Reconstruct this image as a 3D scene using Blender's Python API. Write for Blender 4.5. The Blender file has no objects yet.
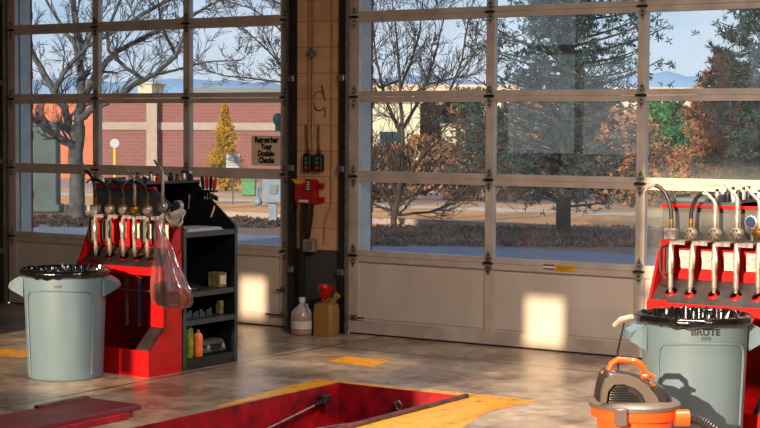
import bpy, math, random
from mathutils import Vector, Matrix, noise
random.seed(7)
PI = math.pi
COL = bpy.context.scene.collection
SC = bpy.context.scene

# ------------------------------------------------------------------ camera
CAM = Vector((8.0, -10.5575, 1.6111)); FPX = 1659.15
YAW, PITCH, ROLL = .58342, .053287, .00519
_f = Vector((-math.sin(YAW), math.cos(YAW), 0)); _r = Vector((math.cos(YAW), math.sin(YAW), 0)); _u = Vector((0, 0, 1))
FWD = _f * math.cos(PITCH) - _u * math.sin(PITCH); _u2 = _u * math.cos(PITCH) + _f * math.sin(PITCH)
RGT = _r * math.cos(ROLL) + _u2 * math.sin(ROLL); UPV = _u2 * math.cos(ROLL) - _r * math.sin(ROLL)

def at(px, py, depth):
    """world point seen at a photograph position, at a given distance along the view"""
    return CAM + (FWD + RGT * ((px - 380) / FPX) - UPV * ((py - 214) / FPX)) * depth

cd = bpy.data.cameras.new('camera'); cam = bpy.data.objects.new('camera', cd); COL.objects.link(cam)
m = Matrix((RGT, UPV, -FWD)).transposed().to_4x4(); m.translation = CAM
cam.matrix_world = m
cd.sensor_width = 36; cd.lens = FPX / 760 * 36; cd.clip_end = 3000; cd.clip_start = .1
SC.camera = cam

# ------------------------------------------------------------------ materials
def lin(c):
    return tuple(((v / 255) / 12.92 if v / 255 <= .04045 else ((v / 255 + .055) / 1.055) ** 2.4) for v in c) + (1,)

def mat(name, rgb, rough=.6, metal=0, var=.12, scale=8, bump=0, rgb2=None, spec=.5, trans=0, coat=0, stretch=(1, 1, 1), lo=.35, hi=.7, alpha=None):
    M = bpy.data.materials.new(name); M.use_nodes = True
    nt = M.node_tree; b = nt.nodes['Principled BSDF']
    tc = nt.nodes.new('ShaderNodeTexCoord'); mp = nt.nodes.new('ShaderNodeMapping'); mp.inputs['Scale'].default_value = stretch
    nt.links.new(tc.outputs['Object'], mp.inputs[0])
    nz = nt.nodes.new('ShaderNodeTexNoise'); nz.inputs['Scale'].default_value = scale; nz.inputs['Detail'].default_value = 6
    nt.links.new(mp.outputs[0], nz.inputs['Vector'])
    cr = nt.nodes.new('ShaderNodeValToRGB'); nt.links.new(nz.outputs['Fac'], cr.inputs[0])
    a = lin(rgb); c2 = lin(rgb2) if rgb2 else tuple(v * (1 - 2.2 * var) for v in a[:3]) + (1,)
    cr.color_ramp.elements[0].position = lo; cr.color_ramp.elements[1].position = hi
    cr.color_ramp.elements[0].color = c2; cr.color_ramp.elements[1].color = a
    nt.links.new(cr.outputs[0], b.inputs['Base Color'])
    b.inputs['Roughness'].default_value = rough; b.inputs['Metallic'].default_value = metal
    b.inputs['Specular IOR Level'].default_value = spec
    if trans: b.inputs['Transmission Weight'].default_value = trans
    if coat: b.inputs['Coat Weight'].default_value = coat
    if bump:
        bp = nt.nodes.new('ShaderNodeBump'); bp.inputs['Strength'].default_value = bump; bp.inputs['Distance'].default_value = .02
        nt.links.new(nz.outputs['Fac'], bp.inputs['Height']); nt.links.new(bp.outputs[0], b.inputs['Normal'])
    return M

def N(nt, t, **kw):
    n = nt.nodes.new(t)
    for k, v in kw.items(): setattr(n, k, v)
    return n

M = {}
M['door_paint'] = mat('door_paint', (212, 198, 184), .45, var=.08, scale=3, stretch=(1, 1, .4))
M['door_frame'] = mat('door_frame', (206, 190, 176), .4, var=.14, scale=5)
M['track'] = mat('dark_track', (46, 42, 38), .5, .3, var=.3, scale=14)
M['galv'] = mat('galvanised', (150, 145, 135), .4, .7, var=.2, scale=30)
M['hinge'] = mat('hinge_metal', (214, 206, 184), .35, .85, var=.25, scale=40)
M['black_metal'] = mat('black_metal', (26, 28, 30), .45, .1, var=.2, scale=10)
M['shelf_metal'] = mat('shelf_metal', (62, 70, 74), .4, .2, var=.2, scale=12)
M['charcoal'] = mat('charcoal_panel', (92, 90, 86), .55, .1, var=.15, scale=9)
M['red'] = mat('red_enamel', (196, 8, 12), .38, var=.14, scale=9, coat=.1, spec=.35)
M['deep_red'] = mat('worn_red_steel', (176, 14, 26), .42, var=.2, scale=7, rgb2=(98, 6, 20), bump=.08)
M['cover'] = mat('worn_cover', (122, 40, 48), .5, var=.2, scale=6, rgb2=(74, 34, 40), bump=.08)
M['lip'] = mat('worn_lip', (120, 66, 60), .5, .1, var=.3, scale=18, rgb2=(52, 36, 40))
M['tray'] = mat('tray_dark', (52, 42, 40), .5, var=.3, scale=16)
M['steel'] = mat('worn_steel', (206, 192, 180), .36, .6, var=.25, scale=40)
M['brass'] = mat('brass', (190, 140, 70), .35, .8, var=.25, scale=40)
M['rubber'] = mat('black_rubber', (24, 22, 24), .45, var=.2, scale=20)
M['label'] = mat('paper_label', (226, 216, 200), .6, var=.25, scale=60, rgb2=(140, 128, 118), stretch=(1, 1, 3), lo=.42, hi=.52)
M['can'] = mat('grey_plastic', (104, 124, 136), .42, var=.08, scale=4, bump=.02, stretch=(1, 1, .3))
M['can_dark'] = mat('badge_plastic', (84, 94, 98), .5, var=.1)
M['text_dark'] = mat('dark_lettering', (40, 42, 44), .6, var=.05)
M['text_black'] = mat('black_ink', (12, 12, 12), .7, var=.05)
M['orange'] = mat('orange_plastic', (250, 92, 30), .35, var=.06, scale=6, coat=.2)
M['vac_grey'] = mat('vac_grey', (104, 92, 84), .45, var=.08, scale=12)
M['vac_dark'] = mat('vac_dark', (48, 44, 44), .4, var=.1, scale=12)
M['yellow'] = mat('yellow_plastic', (232, 172, 30), .5, var=.1)
M['teal'] = mat('teal_sticker', (110, 200, 214), .5, var=.2, scale=30)
M['tan_jug'] = mat('amber_container', (168, 120, 62), .4, var=.15, scale=5, stretch=(1, 1, .3))
M['red_plastic'] = mat('red_plastic', (214, 22, 18), .35, var=.08)
M['lime'] = mat('lime_can', (176, 176, 40), .4, .1, var=.3, scale=24, rgb2=(70, 90, 30))
M['orange_can'] = mat('orange_can', (246, 92, 24), .4, var=.1, scale=30, rgb2=(250, 150, 90))
M['case'] = mat('grey_case', (78, 86, 86), .5, var=.15)
M['dial'] = mat('dial_blue', (18, 44, 74), .35, var=.1)
M['blue'] = mat('blue_tube', (70, 136, 220), .35, var=.1)
M['white'] = mat('white_plastic', (222, 218, 208), .5, var=.08)
M['rag'] = mat('rag_cloth', (196, 184, 170), .9, var=.15, scale=20)
M['box'] = mat('cardboard_box', (150, 134, 84), .7, var=.3, scale=40)
M['green_button'] = mat('green_button', (40, 120, 80), .4, var=.1)
M['red_button'] = mat('red_button', (190, 36, 34), .4, var=.1)
M['red_sw'] = mat('red_switch_box', (168, 14, 22), .4, var=.1, scale=20)
M['grey_box'] = mat('grey_enclosure', (150, 140, 122), .5, .2, var=.15, scale=20)
M['conduit'] = mat('painted_conduit', (190, 146, 104), .55, var=.15, scale=12)
M['rust'] = mat('rusty_wire', (96, 62, 40), .6, .3, var=.2)
M['paper_sign'] = mat('paper_sign', (240, 216, 184), .7, var=.06, scale=5)
M['liner'] = mat('black_liner', (14, 14, 16), .16, var=.2, scale=30, spec=.9)
M['rust_lump'] = mat('rusty_contents', (196, 84, 50), .7, var=.3, scale=30)
M['jamb'] = mat('grey_jamb', (196, 194, 190), .7, var=.08)
M['brick_ext'] = mat('red_brick', (150, 70, 60), .8, var=.2, scale=30)
M['ceiling'] = mat('ceiling_panel', (120, 106, 92), .8, var=.1)
M['inwall'] = mat('painted_wall', (140, 122, 104), .8, var=.1, scale=2)
M['bark'] = mat('bark', (88, 88, 92), .9, var=.3, scale=8)
M['bark_dark'] = mat('dark_bark', (70, 58, 54), .9, var=.3, scale=8)
M['twig'] = mat('twig_bark', (150, 108, 84), .9, var=.3, scale=3)
def leafmat(name, a, b, scale=1.2):
    return mat(name, a, .7, rgb2=b, scale=scale, spec=.2)
M['pine'] = leafmat('pine_needles', (70, 92, 74), (30, 52, 52))
M['pine_dark'] = leafmat('dark_needles', (54, 84, 80), (26, 46, 58))
M['rustleaf'] = leafmat('russet_leaves', (206, 142, 96), (130, 96, 78))
M['goldneedle'] = leafmat('golden_needles', (214, 164, 56), (136, 112, 44), 2)
M['brushleaf'] = leafmat('brown_brush', (164, 124, 96), (88, 78, 76), .8)
M['hedge'] = leafmat('green_hedge', (70, 130, 84), (40, 84, 60), 1)
M['mount'] = mat('mountain_haze_blue', (172, 200, 226), .9, var=.12, scale=.01, spec=0)  # aerial haze is put into this pale blue base colour
M['roof_tan'] = mat('tan_cladding', (216, 192, 168), .8, var=.06)
M['cream'] = mat('cream_cladding', (206, 200, 178), .8, var=.08)
M['roof_grey'] = mat('grey_roof', (120, 126, 134), .8, var=.06)
M['window_dark'] = mat('dark_window', (44, 66, 78), .2, var=.1)
M['bin_green'] = mat('green_cabinet', (84, 140, 96), .6, var=.1)
M['util'] = mat('grey_blue_cabinet', (128, 144, 160), .6, var=.1)
M['pillar'] = mat('weathered_pillar', (84, 98, 104), .8, var=.15, scale=3)
M['pole_yellow'] = mat('yellow_pole', (222, 178, 60), .6, var=.06)
M['sign_white'] = mat('sign_face', (180, 184, 190), .6, var=.08, scale=10)
M['band'] = mat('light_band', (168, 150, 142), .8, var=.06)

# block pier: painted tan above, charcoal below
def blocks():
    Mt = bpy.data.materials.new('painted_blocks'); Mt.use_nodes = True; nt = Mt.node_tree; b = nt.nodes['Principled BSDF']
    tc = N(nt, 'ShaderNodeTexCoord'); sx = N(nt, 'ShaderNodeSeparateXYZ'); cx = N(nt, 'ShaderNodeCombineXYZ')
    nt.links.new(tc.outputs['Object'], sx.inputs[0])
    nt.links.new(sx.outputs['X'], cx.inputs['X']); nt.links.new(sx.outputs['Z'], cx.inputs['Y'])
    br = N(nt, 'ShaderNodeTexBrick'); br.inputs['Scale'].default_value = 1; br.inputs['Brick Width'].default_value = 40
    br.inputs['Row Height'].default_value = .2015; br.inputs['Mortar Size'].default_value = .0035; br.inputs['Mortar Smooth'].default_value = .3
    br.offset = 0; br.inputs['Color1'].default_value = lin((222, 172, 126)); br.inputs['Color2'].default_value = lin((214, 166, 122)); br.inputs['Mortar'].default_value = lin((150, 112, 80))
    nt.links.new(cx.outputs[0], br.inputs['Vector'])
    nz = N(nt, 'ShaderNodeTexNoise'); nz.inputs['Scale'].default_value = 5; nz.inputs['Detail'].default_value = 8; nt.links.new(tc.outputs['Object'], nz.inputs['Vector'])
    gt = N(nt, 'ShaderNodeMath', operation='GREATER_THAN'); gt.inputs[1].default_value = .64; nt.links.new(sx.outputs['Z'], gt.inputs[0])
    mx = N(nt, 'ShaderNodeMix', data_type='RGBA'); mx.inputs['A'].default_value = lin((64, 62, 60)); nt.links.new(gt.outputs[0], mx.inputs['Factor']); nt.links.new(br.outputs['Color'], mx.inputs['B'])
    m2 = N(nt, 'ShaderNodeMix', data_type='RGBA', blend_type='MULTIPLY'); m2.inputs['Factor'].default_value = .6
    cr = N(nt, 'ShaderNodeValToRGB'); cr.color_ramp.elements[0].position = .3; cr.color_ramp.elements[0].color = (.6, .55, .5, 1); cr.color_ramp.elements[1].position = .6
    nt.links.new(nz.outputs['Fac'], cr.inputs[0]); nt.links.new(mx.outputs['Result'], m2.inputs['A']); nt.links.new(cr.outputs[0], m2.inputs['B'])
    nt.links.new(m2.outputs['Result'], b.inputs['Base Color']); b.inputs['Roughness'].default_value = .7
    bp = N(nt, 'ShaderNodeBump'); bp.inputs['Strength'].default_value = .4; bp.inputs['Distance'].default_value = .01
    nt.links.new(br.outputs['Fac'], bp.inputs['Height']); bp.invert = True; nt.links.new(bp.outputs[0], b.inputs['Normal'])
    return Mt
M['blocks'] = blocks()

def brickwall(name, c1, c2, mort, w=.4, h=.13):
    Mt = bpy.data.materials.new(name); Mt.use_nodes = True; nt = Mt.node_tree; b = nt.nodes['Principled BSDF']
    tc = N(nt, 'ShaderNodeTexCoord'); sx = N(nt, 'ShaderNodeSeparateXYZ'); cx = N(nt, 'ShaderNodeCombineXYZ')
    nt.links.new(tc.outputs['Object'], sx.inputs[0]); nt.links.new(sx.outputs['X'], cx.inputs['X']); nt.links.new(sx.outputs['Z'], cx.inputs['Y'])
    br = N(nt, 'ShaderNodeTexBrick'); br.inputs['Scale'].default_value = 1; br.inputs['Brick Width'].default_value = w; br.inputs['Row Height'].default_value = h
    br.inputs['Mortar Size'].default_value = .012
    br.inputs['Color1'].default_value = lin(c1); br.inputs['Color2'].default_value = lin(c2); br.inputs['Mortar'].default_value = lin(mort)
    nt.links.new(cx.outputs[0], br.inputs['Vector'])
    nt.links.new(br.outputs['Color'], b.inputs['Base Color']); b.inputs['Roughness'].default_value = .85
    return Mt
M['brick_far'] = brickwall('far_brick', (198, 112, 84), (184, 104, 80), (190, 130, 108))
M['brick_far2'] = brickwall('far_brick_plum', (134, 84, 84), (126, 80, 80), (138, 100, 98))

def floor_mat():
    Mt = bpy.data.materials.new('shop_floor'); Mt.use_nodes = True; nt = Mt.node_tree; b = nt.nodes['Principled BSDF']
    tc = N(nt, 'ShaderNodeTexCoord')
    n1 = N(nt, 'ShaderNodeTexNoise'); n1.inputs['Scale'].default_value = 1.6; n1.inputs['Detail'].default_value = 9; n1.inputs['Roughness'].default_value = .65
    n2 = N(nt, 'ShaderNodeTexNoise'); n2.inputs['Scale'].default_value = 9; n2.inputs['Detail'].default_value = 8
    n3 = N(nt, 'ShaderNodeTexNoise'); n3.inputs['Scale'].default_value = 46; n3.inputs['Detail'].default_value = 4
    for n in (n1, n2, n3): nt.links.new(tc.outputs['Object'], n.inputs['Vector'])
    c1 = N(nt, 'ShaderNodeValToRGB'); e = c1.color_ramp.elements; e[0].position = .36; e[0].color = lin((122, 102, 88)); e[1].position = .62; e[1].color = lin((194, 174, 152))
    nt.links.new(n1.outputs['Fac'], c1.inputs[0])
    c2 = N(nt, 'ShaderNodeValToRGB'); e = c2.color_ramp.elements; e[0].position = .35; e[0].color = (.62, .55, .5, 1); e[1].position = .6; e[1].color = (1, 1, 1, 1)
    nt.links.new(n2.outputs['Fac'], c2.inputs[0])
    mx = N(nt, 'ShaderNodeMix', data_type='RGBA', blend_type='MULTIPLY'); mx.inputs['Factor'].default_value = .8
    nt.links.new(c1.outputs[0], mx.inputs['A']); nt.links.new(c2.outputs[0], mx.inputs['B'])
    c3 = N(nt, 'ShaderNodeValToRGB'); e = c3.color_ramp.elements; e[0].position = .3; e[0].color = (.5, .45, .42, 1); e[1].position = .4; e[1].color = (1, 1, 1, 1)
    nt.links.new(n3.outputs['Fac'], c3.inputs[0])
    m3 = N(nt, 'ShaderNodeMix', data_type='RGBA', blend_type='MULTIPLY'); m3.inputs['Factor'].default_value = .6
    nt.links.new(mx.outputs['Result'], m3.inputs['A']); nt.links.new(c3.outputs[0], m3.inputs['B'])
    # sawn joint lines at x=1.04 and y=-0.72
    sx = N(nt, 'ShaderNodeSeparateXYZ'); nt.links.new(tc.outputs['Object'], sx.inputs[0])
    cur = m3.outputs['Result']
    for ax, v in (('X', 1.06), ('X', -3.2), ('Y', -.72)):
        s = N(nt, 'ShaderNodeMath', operation='SUBTRACT'); s.inputs[1].default_value = v; nt.links.new(sx.outputs[ax], s.inputs[0])
        a = N(nt, 'ShaderNodeMath', operation='ABSOLUTE'); nt.links.new(s.outputs[0], a.inputs[0])
        g = N(nt, 'ShaderNodeMath', operation='LESS_THAN'); g.inputs[1].default_value = .012; nt.links.new(a.outputs[0], g.inputs[0])
        mm = N(nt, 'ShaderNodeMix', data_type='RGBA'); mm.inputs['B'].default_value = lin((58, 46, 42)); nt.links.new(g.outputs[0], mm.inputs['Factor']); nt.links.new(cur, mm.inputs['A'])
        cur = mm.outputs['Result']
    nt.links.new(cur, b.inputs['Base Color'])
    rr = N(nt, 'ShaderNodeMapRange'); rr.inputs['To Min'].default_value = .16; rr.inputs['To Max'].default_value = .42
    nt.links.new(n1.outputs['Fac'], rr.inputs['Value']); nt.links.new(rr.outputs[0], b.inputs['Roughness'])
    bp = N(nt, 'ShaderNodeBump'); bp.inputs['Strength'].default_value = .12; bp.inputs['Distance'].default_value = .01
    nt.links.new(n2.outputs['Fac'], bp.inputs['Height']); nt.links.new(bp.outputs[0], b.inputs['Normal'])
    return Mt
M['floor'] = floor_mat()

def yellow_paint():
    Mt = bpy.data.materials.new('floor_paint'); Mt.use_nodes = True; nt = Mt.node_tree; b = nt.nodes['Principled BSDF']
    tc = N(nt, 'ShaderNodeTexCoord'); n1 = N(nt, 'ShaderNodeTexNoise'); n1.inputs['Scale'].default_value = 14; n1.inputs['Detail'].default_value = 8
    nt.links.new(tc.outputs['Object'], n1.inputs['Vector'])
    c1 = N(nt, 'ShaderNodeValToRGB'); e = c1.color_ramp.elements; e[0].position = .3; e[0].color = lin((132, 104, 62)); e[1].position = .46; e[1].color = lin((236, 160, 16))
    nt.links.new(n1.outputs['Fac'], c1.inputs[0]); nt.links.new(c1.outputs[0], b.inputs['Base Color']); b.inputs['Roughness'].default_value = .35
    return Mt
M['paint'] = yellow_paint()

def ground_mat():
    """asphalt apron, mulch strip, dry lawn, pale road, verge: bands by distance, edges broken by noise"""
    Mt = bpy.data.materials.new('outside_ground'); Mt.use_nodes = True; nt = Mt.node_tree; b = nt.nodes['Principled BSDF']
    tc = N(nt, 'ShaderNodeTexCoord'); sx = N(nt, 'ShaderNodeSeparateXYZ'); nt.links.new(tc.outputs['Object'], sx.inputs[0])
    nz = N(nt, 'ShaderNodeTexNoise'); nz.inputs['Scale'].default_value = .5; nz.inputs['Detail'].default_value = 8; nt.links.new(tc.outputs['Object'], nz.inputs['Vector'])
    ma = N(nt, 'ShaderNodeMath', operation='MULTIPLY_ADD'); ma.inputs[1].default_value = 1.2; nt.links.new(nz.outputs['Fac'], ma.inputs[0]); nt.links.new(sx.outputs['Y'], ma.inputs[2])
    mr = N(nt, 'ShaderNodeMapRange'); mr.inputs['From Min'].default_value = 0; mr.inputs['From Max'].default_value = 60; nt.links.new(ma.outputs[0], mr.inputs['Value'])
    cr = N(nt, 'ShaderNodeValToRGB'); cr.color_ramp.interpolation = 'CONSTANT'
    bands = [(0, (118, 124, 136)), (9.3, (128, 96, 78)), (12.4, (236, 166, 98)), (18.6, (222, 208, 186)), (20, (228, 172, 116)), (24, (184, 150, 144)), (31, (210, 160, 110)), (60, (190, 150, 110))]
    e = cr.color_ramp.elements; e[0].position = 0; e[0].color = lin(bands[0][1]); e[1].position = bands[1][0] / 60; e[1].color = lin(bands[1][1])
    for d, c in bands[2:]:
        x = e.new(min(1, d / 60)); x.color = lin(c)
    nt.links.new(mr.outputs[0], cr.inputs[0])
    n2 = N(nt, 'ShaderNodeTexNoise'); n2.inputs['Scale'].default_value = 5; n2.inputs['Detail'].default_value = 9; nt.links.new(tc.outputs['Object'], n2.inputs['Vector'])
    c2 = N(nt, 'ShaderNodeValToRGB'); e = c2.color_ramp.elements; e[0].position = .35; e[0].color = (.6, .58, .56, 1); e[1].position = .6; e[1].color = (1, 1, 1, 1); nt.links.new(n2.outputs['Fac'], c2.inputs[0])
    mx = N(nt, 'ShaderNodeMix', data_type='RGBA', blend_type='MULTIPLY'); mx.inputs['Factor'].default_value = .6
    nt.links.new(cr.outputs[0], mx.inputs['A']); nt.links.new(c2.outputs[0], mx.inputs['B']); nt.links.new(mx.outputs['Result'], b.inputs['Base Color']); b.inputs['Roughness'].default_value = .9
    return Mt
M['ground'] = ground_mat()

def glass_mat(name, tint, rough=0, f=.0):
    Mt = bpy.data.materials.new(name); Mt.use_nodes = True; nt = Mt.node_tree; nt.nodes.remove(nt.nodes['Principled BSDF'])
    out = nt.nodes['Material Output']; tr = N(nt, 'ShaderNodeBsdfTransparent'); tr.inputs['Color'].default_value = tint
    gl = N(nt, 'ShaderNodeBsdfGlossy'); gl.inputs['Roughness'].default_value = rough
    fr = N(nt, 'ShaderNodeFresnel'); fr.inputs['IOR'].default_value = 1.52
    ge = N(nt, 'ShaderNodeNewGeometry'); io = N(nt, 'ShaderNodeMapRange'); io.inputs['To Min'].default_value = 1.52; io.inputs['To Max'].default_value = 1 / 1.52
    nt.links.new(ge.outputs['Backfacing'], io.inputs['Value']); nt.links.new(io.outputs[0], fr.inputs['IOR'])
    ad = N(nt, 'ShaderNodeMath', operation='ADD'); ad.inputs[1].default_value = f; nt.links.new(fr.outputs[0], ad.inputs[0])
    # thin dusty film on the pane
    df = N(nt, 'ShaderNodeBsdfDiffuse'); df.inputs['Color'].default_value = (.75, .74, .72, 1)
    tc = N(nt, 'ShaderNodeTexCoord'); nz = N(nt, 'ShaderNodeTexNoise'); nz.inputs['Scale'].default_value = 3; nz.inputs['Detail'].default_value = 8; nt.links.new(tc.outputs['Object'], nz.inputs['Vector'])
    mr = N(nt, 'ShaderNodeMapRange'); mr.inputs['From Min'].default_value = .3; mr.inputs['From Max'].default_value = .8; mr.inputs['To Min'].default_value = .02; mr.inputs['To Max'].default_value = .1; nt.links.new(nz.outputs['Fac'], mr.inputs['Value'])
    m0 = N(nt, 'ShaderNodeMixShader'); nt.links.new(mr.outputs[0], m0.inputs[0]); nt.links.new(tr.outputs[0], m0.inputs[1]); nt.links.new(df.outputs[0], m0.inputs[2])
    m1 = N(nt, 'ShaderNodeMixShader'); nt.links.new(ad.outputs[0], m1.inputs[0]); nt.links.new(m0.outputs[0], m1.inputs[1]); nt.links.new(gl.outputs[0], m1.inputs[2])
    nt.links.new(m1.outputs[0], out.inputs['Surface'])
    return Mt
M['glass'] = glass_mat('door_glass', (.86, .93, .97, 1))

def film_mat():
    Mt = bpy.data.materials.new('clear_plastic_bag'); Mt.use_nodes = True; nt = Mt.node_tree; nt.nodes.remove(nt.nodes['Principled BSDF'])
    out = nt.nodes['Material Output']; tr = N(nt, 'ShaderNodeBsdfTransparent'); tr.inputs['Color'].default_value = (.95, .88, .86, 1)
    gl = N(nt, 'ShaderNodeBsdfGlossy'); gl.inputs['Roughness'].default_value = .18
    df = N(nt, 'ShaderNodeBsdfTranslucent'); df.inputs['Color'].default_value = (.8, .62, .6, 1)
    d2 = N(nt, 'ShaderNodeBsdfDiffuse'); d2.inputs['Color'].default_value = (.8, .66, .62, 1)
    a = N(nt, 'ShaderNodeMixShader'); a.inputs[0].default_value = .5; nt.links.new(df.outputs[0], a.inputs[1]); nt.links.new(d2.outputs[0], a.inputs[2])
    b = N(nt, 'ShaderNodeMixShader'); b.inputs[0].default_value = .16; nt.links.new(tr.outputs[0], b.inputs[1]); nt.links.new(a.outputs[0], b.inputs[2])
    c = N(nt, 'ShaderNodeMixShader'); c.inputs[0].default_value = .2; nt.links.new(b.outputs[0], c.inputs[1]); nt.links.new(gl.outputs[0], c.inputs[2])
    nt.links.new(c.outputs[0], out.inputs['Surface'])
    return Mt
M['film'] = film_mat()
def jug_mat():
    Mt = bpy.data.materials.new('cloudy_jug'); Mt.use_nodes = True; b = Mt.node_tree.nodes['Principled BSDF']
    nt = Mt.node_tree; tc = N(nt, 'ShaderNodeTexCoord'); sx = N(nt, 'ShaderNodeSeparateXYZ'); nt.links.new(tc.outputs['Object'], sx.inputs[0])
    cr = N(nt, 'ShaderNodeValToRGB'); e = cr.color_ramp.elements; e[0].position = .12; e[0].color = lin((200, 150, 140)); e[1].position = .2; e[1].color = lin((206, 200, 190)); nt.links.new(sx.outputs['Z'], cr.inputs[0])
    nt.links.new(cr.outputs[0], b.inputs['Base Color']); b.inputs['Roughness'].default_value = .25
    b.inputs['Transmission Weight'].default_value = .25
    return Mt
M['jug'] = jug_mat()
def fill_tube_mat():
    Mt = bpy.data.materials.new('fill_tube'); Mt.use_nodes = True; b = Mt.node_tree.nodes['Principled BSDF']
    b.inputs['Emission Color'].default_value = (1, .85, .65, 1); b.inputs['Emission Strength'].default_value = 3
    return Mt
M['lamp'] = fill_tube_mat()  # glow for the tubes of the added fill lamps

# ------------------------------------------------------------------ mesh builder
class MB:
    def __init__(s): s.v = []; s.f = []; s.mi = []; s.m = 0
    def add(s, vs, fs):
        o = len(s.v); s.v += [tuple(v) for v in vs]; s.f += [tuple(i + o for i in f) for f in fs]; s.mi += [s.m] * len(fs); return s
    def box(s, x0, x1, y0, y1, z0, z1):
        vs = [(x0, y0, z0), (x1, y0, z0), (x1, y1, z0), (x0, y1, z0), (x0, y0, z1), (x1, y0, z1), (x1, y1, z1), (x0, y1, z1)]
        return s.add(vs, [(0, 3, 2, 1), (4, 5, 6, 7), (0, 1, 5, 4), (1, 2, 6, 5), (2, 3, 7, 6), (3, 0, 4, 7)])
    def bbox(s, x0, x1, y0, y1, z0, z1, b=.004):
        """box with chamfered vertical and horizontal edges"""
        b = min(b, (x1 - x0) * .4, (y1 - y0) * .4, (z1 - z0) * .4)
        rings = []
        for z, i in ((z0, b), (z0 + b, 0), (z1 - b, 0), (z1, b)):
            X0, X1, Y0, Y1 = x0 + i, x1 - i, y0 + i, y1 - i; c = b if i == 0 else 0.3 * b
            rings.append([(X0 + c, Y0, z), (X1 - c, Y0, z), (X1, Y0 + c, z), (X1, Y1 - c, z), (X1 - c, Y1, z), (X0 + c, Y1, z), (X0, Y1 - c, z), (X0, Y0 + c, z)])
        return s.loft(rings)
    def loft(s, rings, cap=True, closed=True):
        n = len(rings[0]); vs = [p for r in rings for p in r]; fs = []
        for k in range(len(rings) - 1):
            for i in range(n if closed else n - 1):
                j = (i + 1) % n
                fs.append((k * n + i, k * n + j, (k + 1) * n + j, (k + 1) * n + i))
        if cap and closed:
            fs.append(tuple(range(n - 1, -1, -1))); fs.append(tuple((len(rings) - 1) * n + i for i in range(n)))
        return s.add(vs, fs)
    def lathe(s, prof, c=(0, 0, 0), n=24, axis='z', cap=True, sq=None):
        rings = []
        for r, h in prof:
            ring = []
            for i in range(n):
                a = 2 * PI * i / n; x, y = r * math.cos(a), r * math.sin(a)
                if axis == 'z': p = (c[0] + x, c[1] + y, c[2] + h)
                elif axis == 'y': p = (c[0] + x, c[1] + h, c[2] - y)
                else: p = (c[0] + h, c[1] + x, c[2] + y)
                ring.append(p)
            rings.append(ring)
        return s.loft(rings, cap)
    def tube(s, pts, rad, n=8, cap=True):
        pts = [Vector(p) for p in pts]; R = rad if isinstance(rad, (list, tuple)) else [rad] * len(pts)
        rings = []; prev = None
        for i, p in enumerate(pts):
            t = (pts[min(i + 1, len(pts) - 1)] - pts[max(i - 1, 0)])
            if t.length < 1e-9: t = Vector((0, 0, 1))
            t.normalize()
            if prev is None:
                a = t.orthogonal().normalized()
            else:
                a = prev - t * prev.dot(t)
                a = a.normalized() if a.length > 1e-6 else t.orthogonal().normalized()
            prev = a; b = t.cross(a)
            rings.append([p + (a * math.cos(2 * PI * k / n) + b * math.sin(2 * PI * k / n)) * R[i] for k in range(n)])
        return s.loft(rings, cap)
    def prism(s, poly, axis, a, b):
        """extrude a 2D polygon: axis 'x' takes (y,z), 'y' takes (x,z), 'z' takes (x,y)"""
        f = {'x': lambda p, t: (t, p[0], p[1]), 'y': lambda p, t: (p[0], t, p[1]), 'z': lambda p, t: (p[0], p[1], t)}[axis]
        return s.loft([[f(p, a) for p in poly], [f(p, b) for p in poly]])
    def ball(s, c, r, n=12, m=8, sc=(1, 1, 1)):
        rings = []
        for k in range(1, m):
            t = PI * k / m
            rings.append([(c[0] + sc[0] * r * math.sin(t) * math.cos(2 * PI * i / n), c[1] + sc[1] * r * math.sin(t) * math.sin(2 * PI * i / n), c[2] - sc[2] * r * math.cos(t)) for i in range(n)])
        return s.loft(rings)
    def build(s, name, material, parent=None, smooth=35, **props):
        me = bpy.data.meshes.new(name); me.from_pydata(s.v, [], s.f); me.update()
        import bmesh
        bm = bmesh.new(); bm.from_mesh(me); bmesh.ops.recalc_face_normals(bm, faces=bm.faces); bm.to_mesh(me); bm.free()
        for x in (material if isinstance(material, (list, tuple)) else [material]): me.materials.append(x)
        if len(me.materials) > 1: me.polygons.foreach_set('material_index', s.mi)
        if smooth:
            me.polygons.foreach_set('use_smooth', [True] * len(me.polygons)); me.set_sharp_from_angle(angle=math.radians(smooth))
        o = bpy.data.objects.new(name, me); COL.objects.link(o)
        if parent: o.parent = parent
        for k, v in props.items(): o[k] = v
        return o

def thing(name, label, cat, loc=(0, 0, 0), rz=0, group=None):
    o = bpy.data.objects.new(name, None); o.empty_display_size = .05; COL.objects.link(o); o.location = loc; o.rotation_euler = (0, 0, rz)
    o['label'] = label; o['category'] = cat
    if group: o['group'] = group
    return o
def tag(o, label, cat, group=None, kind=None):
    o['label'] = label; o['category'] = cat
    if group: o['group'] = group
    if kind: o['kind'] = kind
    return o
def struct(o): o['kind'] = 'structure'; return o
def kids(o): return [c for c in COL.objects if c.parent == o]
def copy_tree(o, parent=None):
    c = o.copy(); COL.objects.link(c); c.parent = parent
    for ch in kids(o): copy_tree(ch, c)
    return c
def text_mesh(name, body, size, material, parent=None, sx=1.0, offset=0, align='CENTER', ls=1.0):
    """lettering standing in the local xz plane, facing -y"""
    cu = bpy.data.curves.new(name, 'FONT'); cu.body = body; cu.size = size; cu.align_x = align; cu.align_y = 'CENTER'; cu.offset = offset; cu.space_line = ls
    cu.extrude = .0006
    t = bpy.data.objects.new(name, cu); COL.objects.link(t)
    dg = bpy.context.evaluated_depsgraph_get(); me = bpy.data.meshes.new_from_object(t.evaluated_get(dg)); bpy.data.objects.remove(t)
    for v in me.vertices: x, y, z = v.co; v.co = (x * sx, -z, y)
    me.materials.clear(); me.materials.append(material)
    o = bpy.data.objects.new(name, me); COL.objects.link(o)
    if parent: o.parent = parent
    return o

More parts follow.
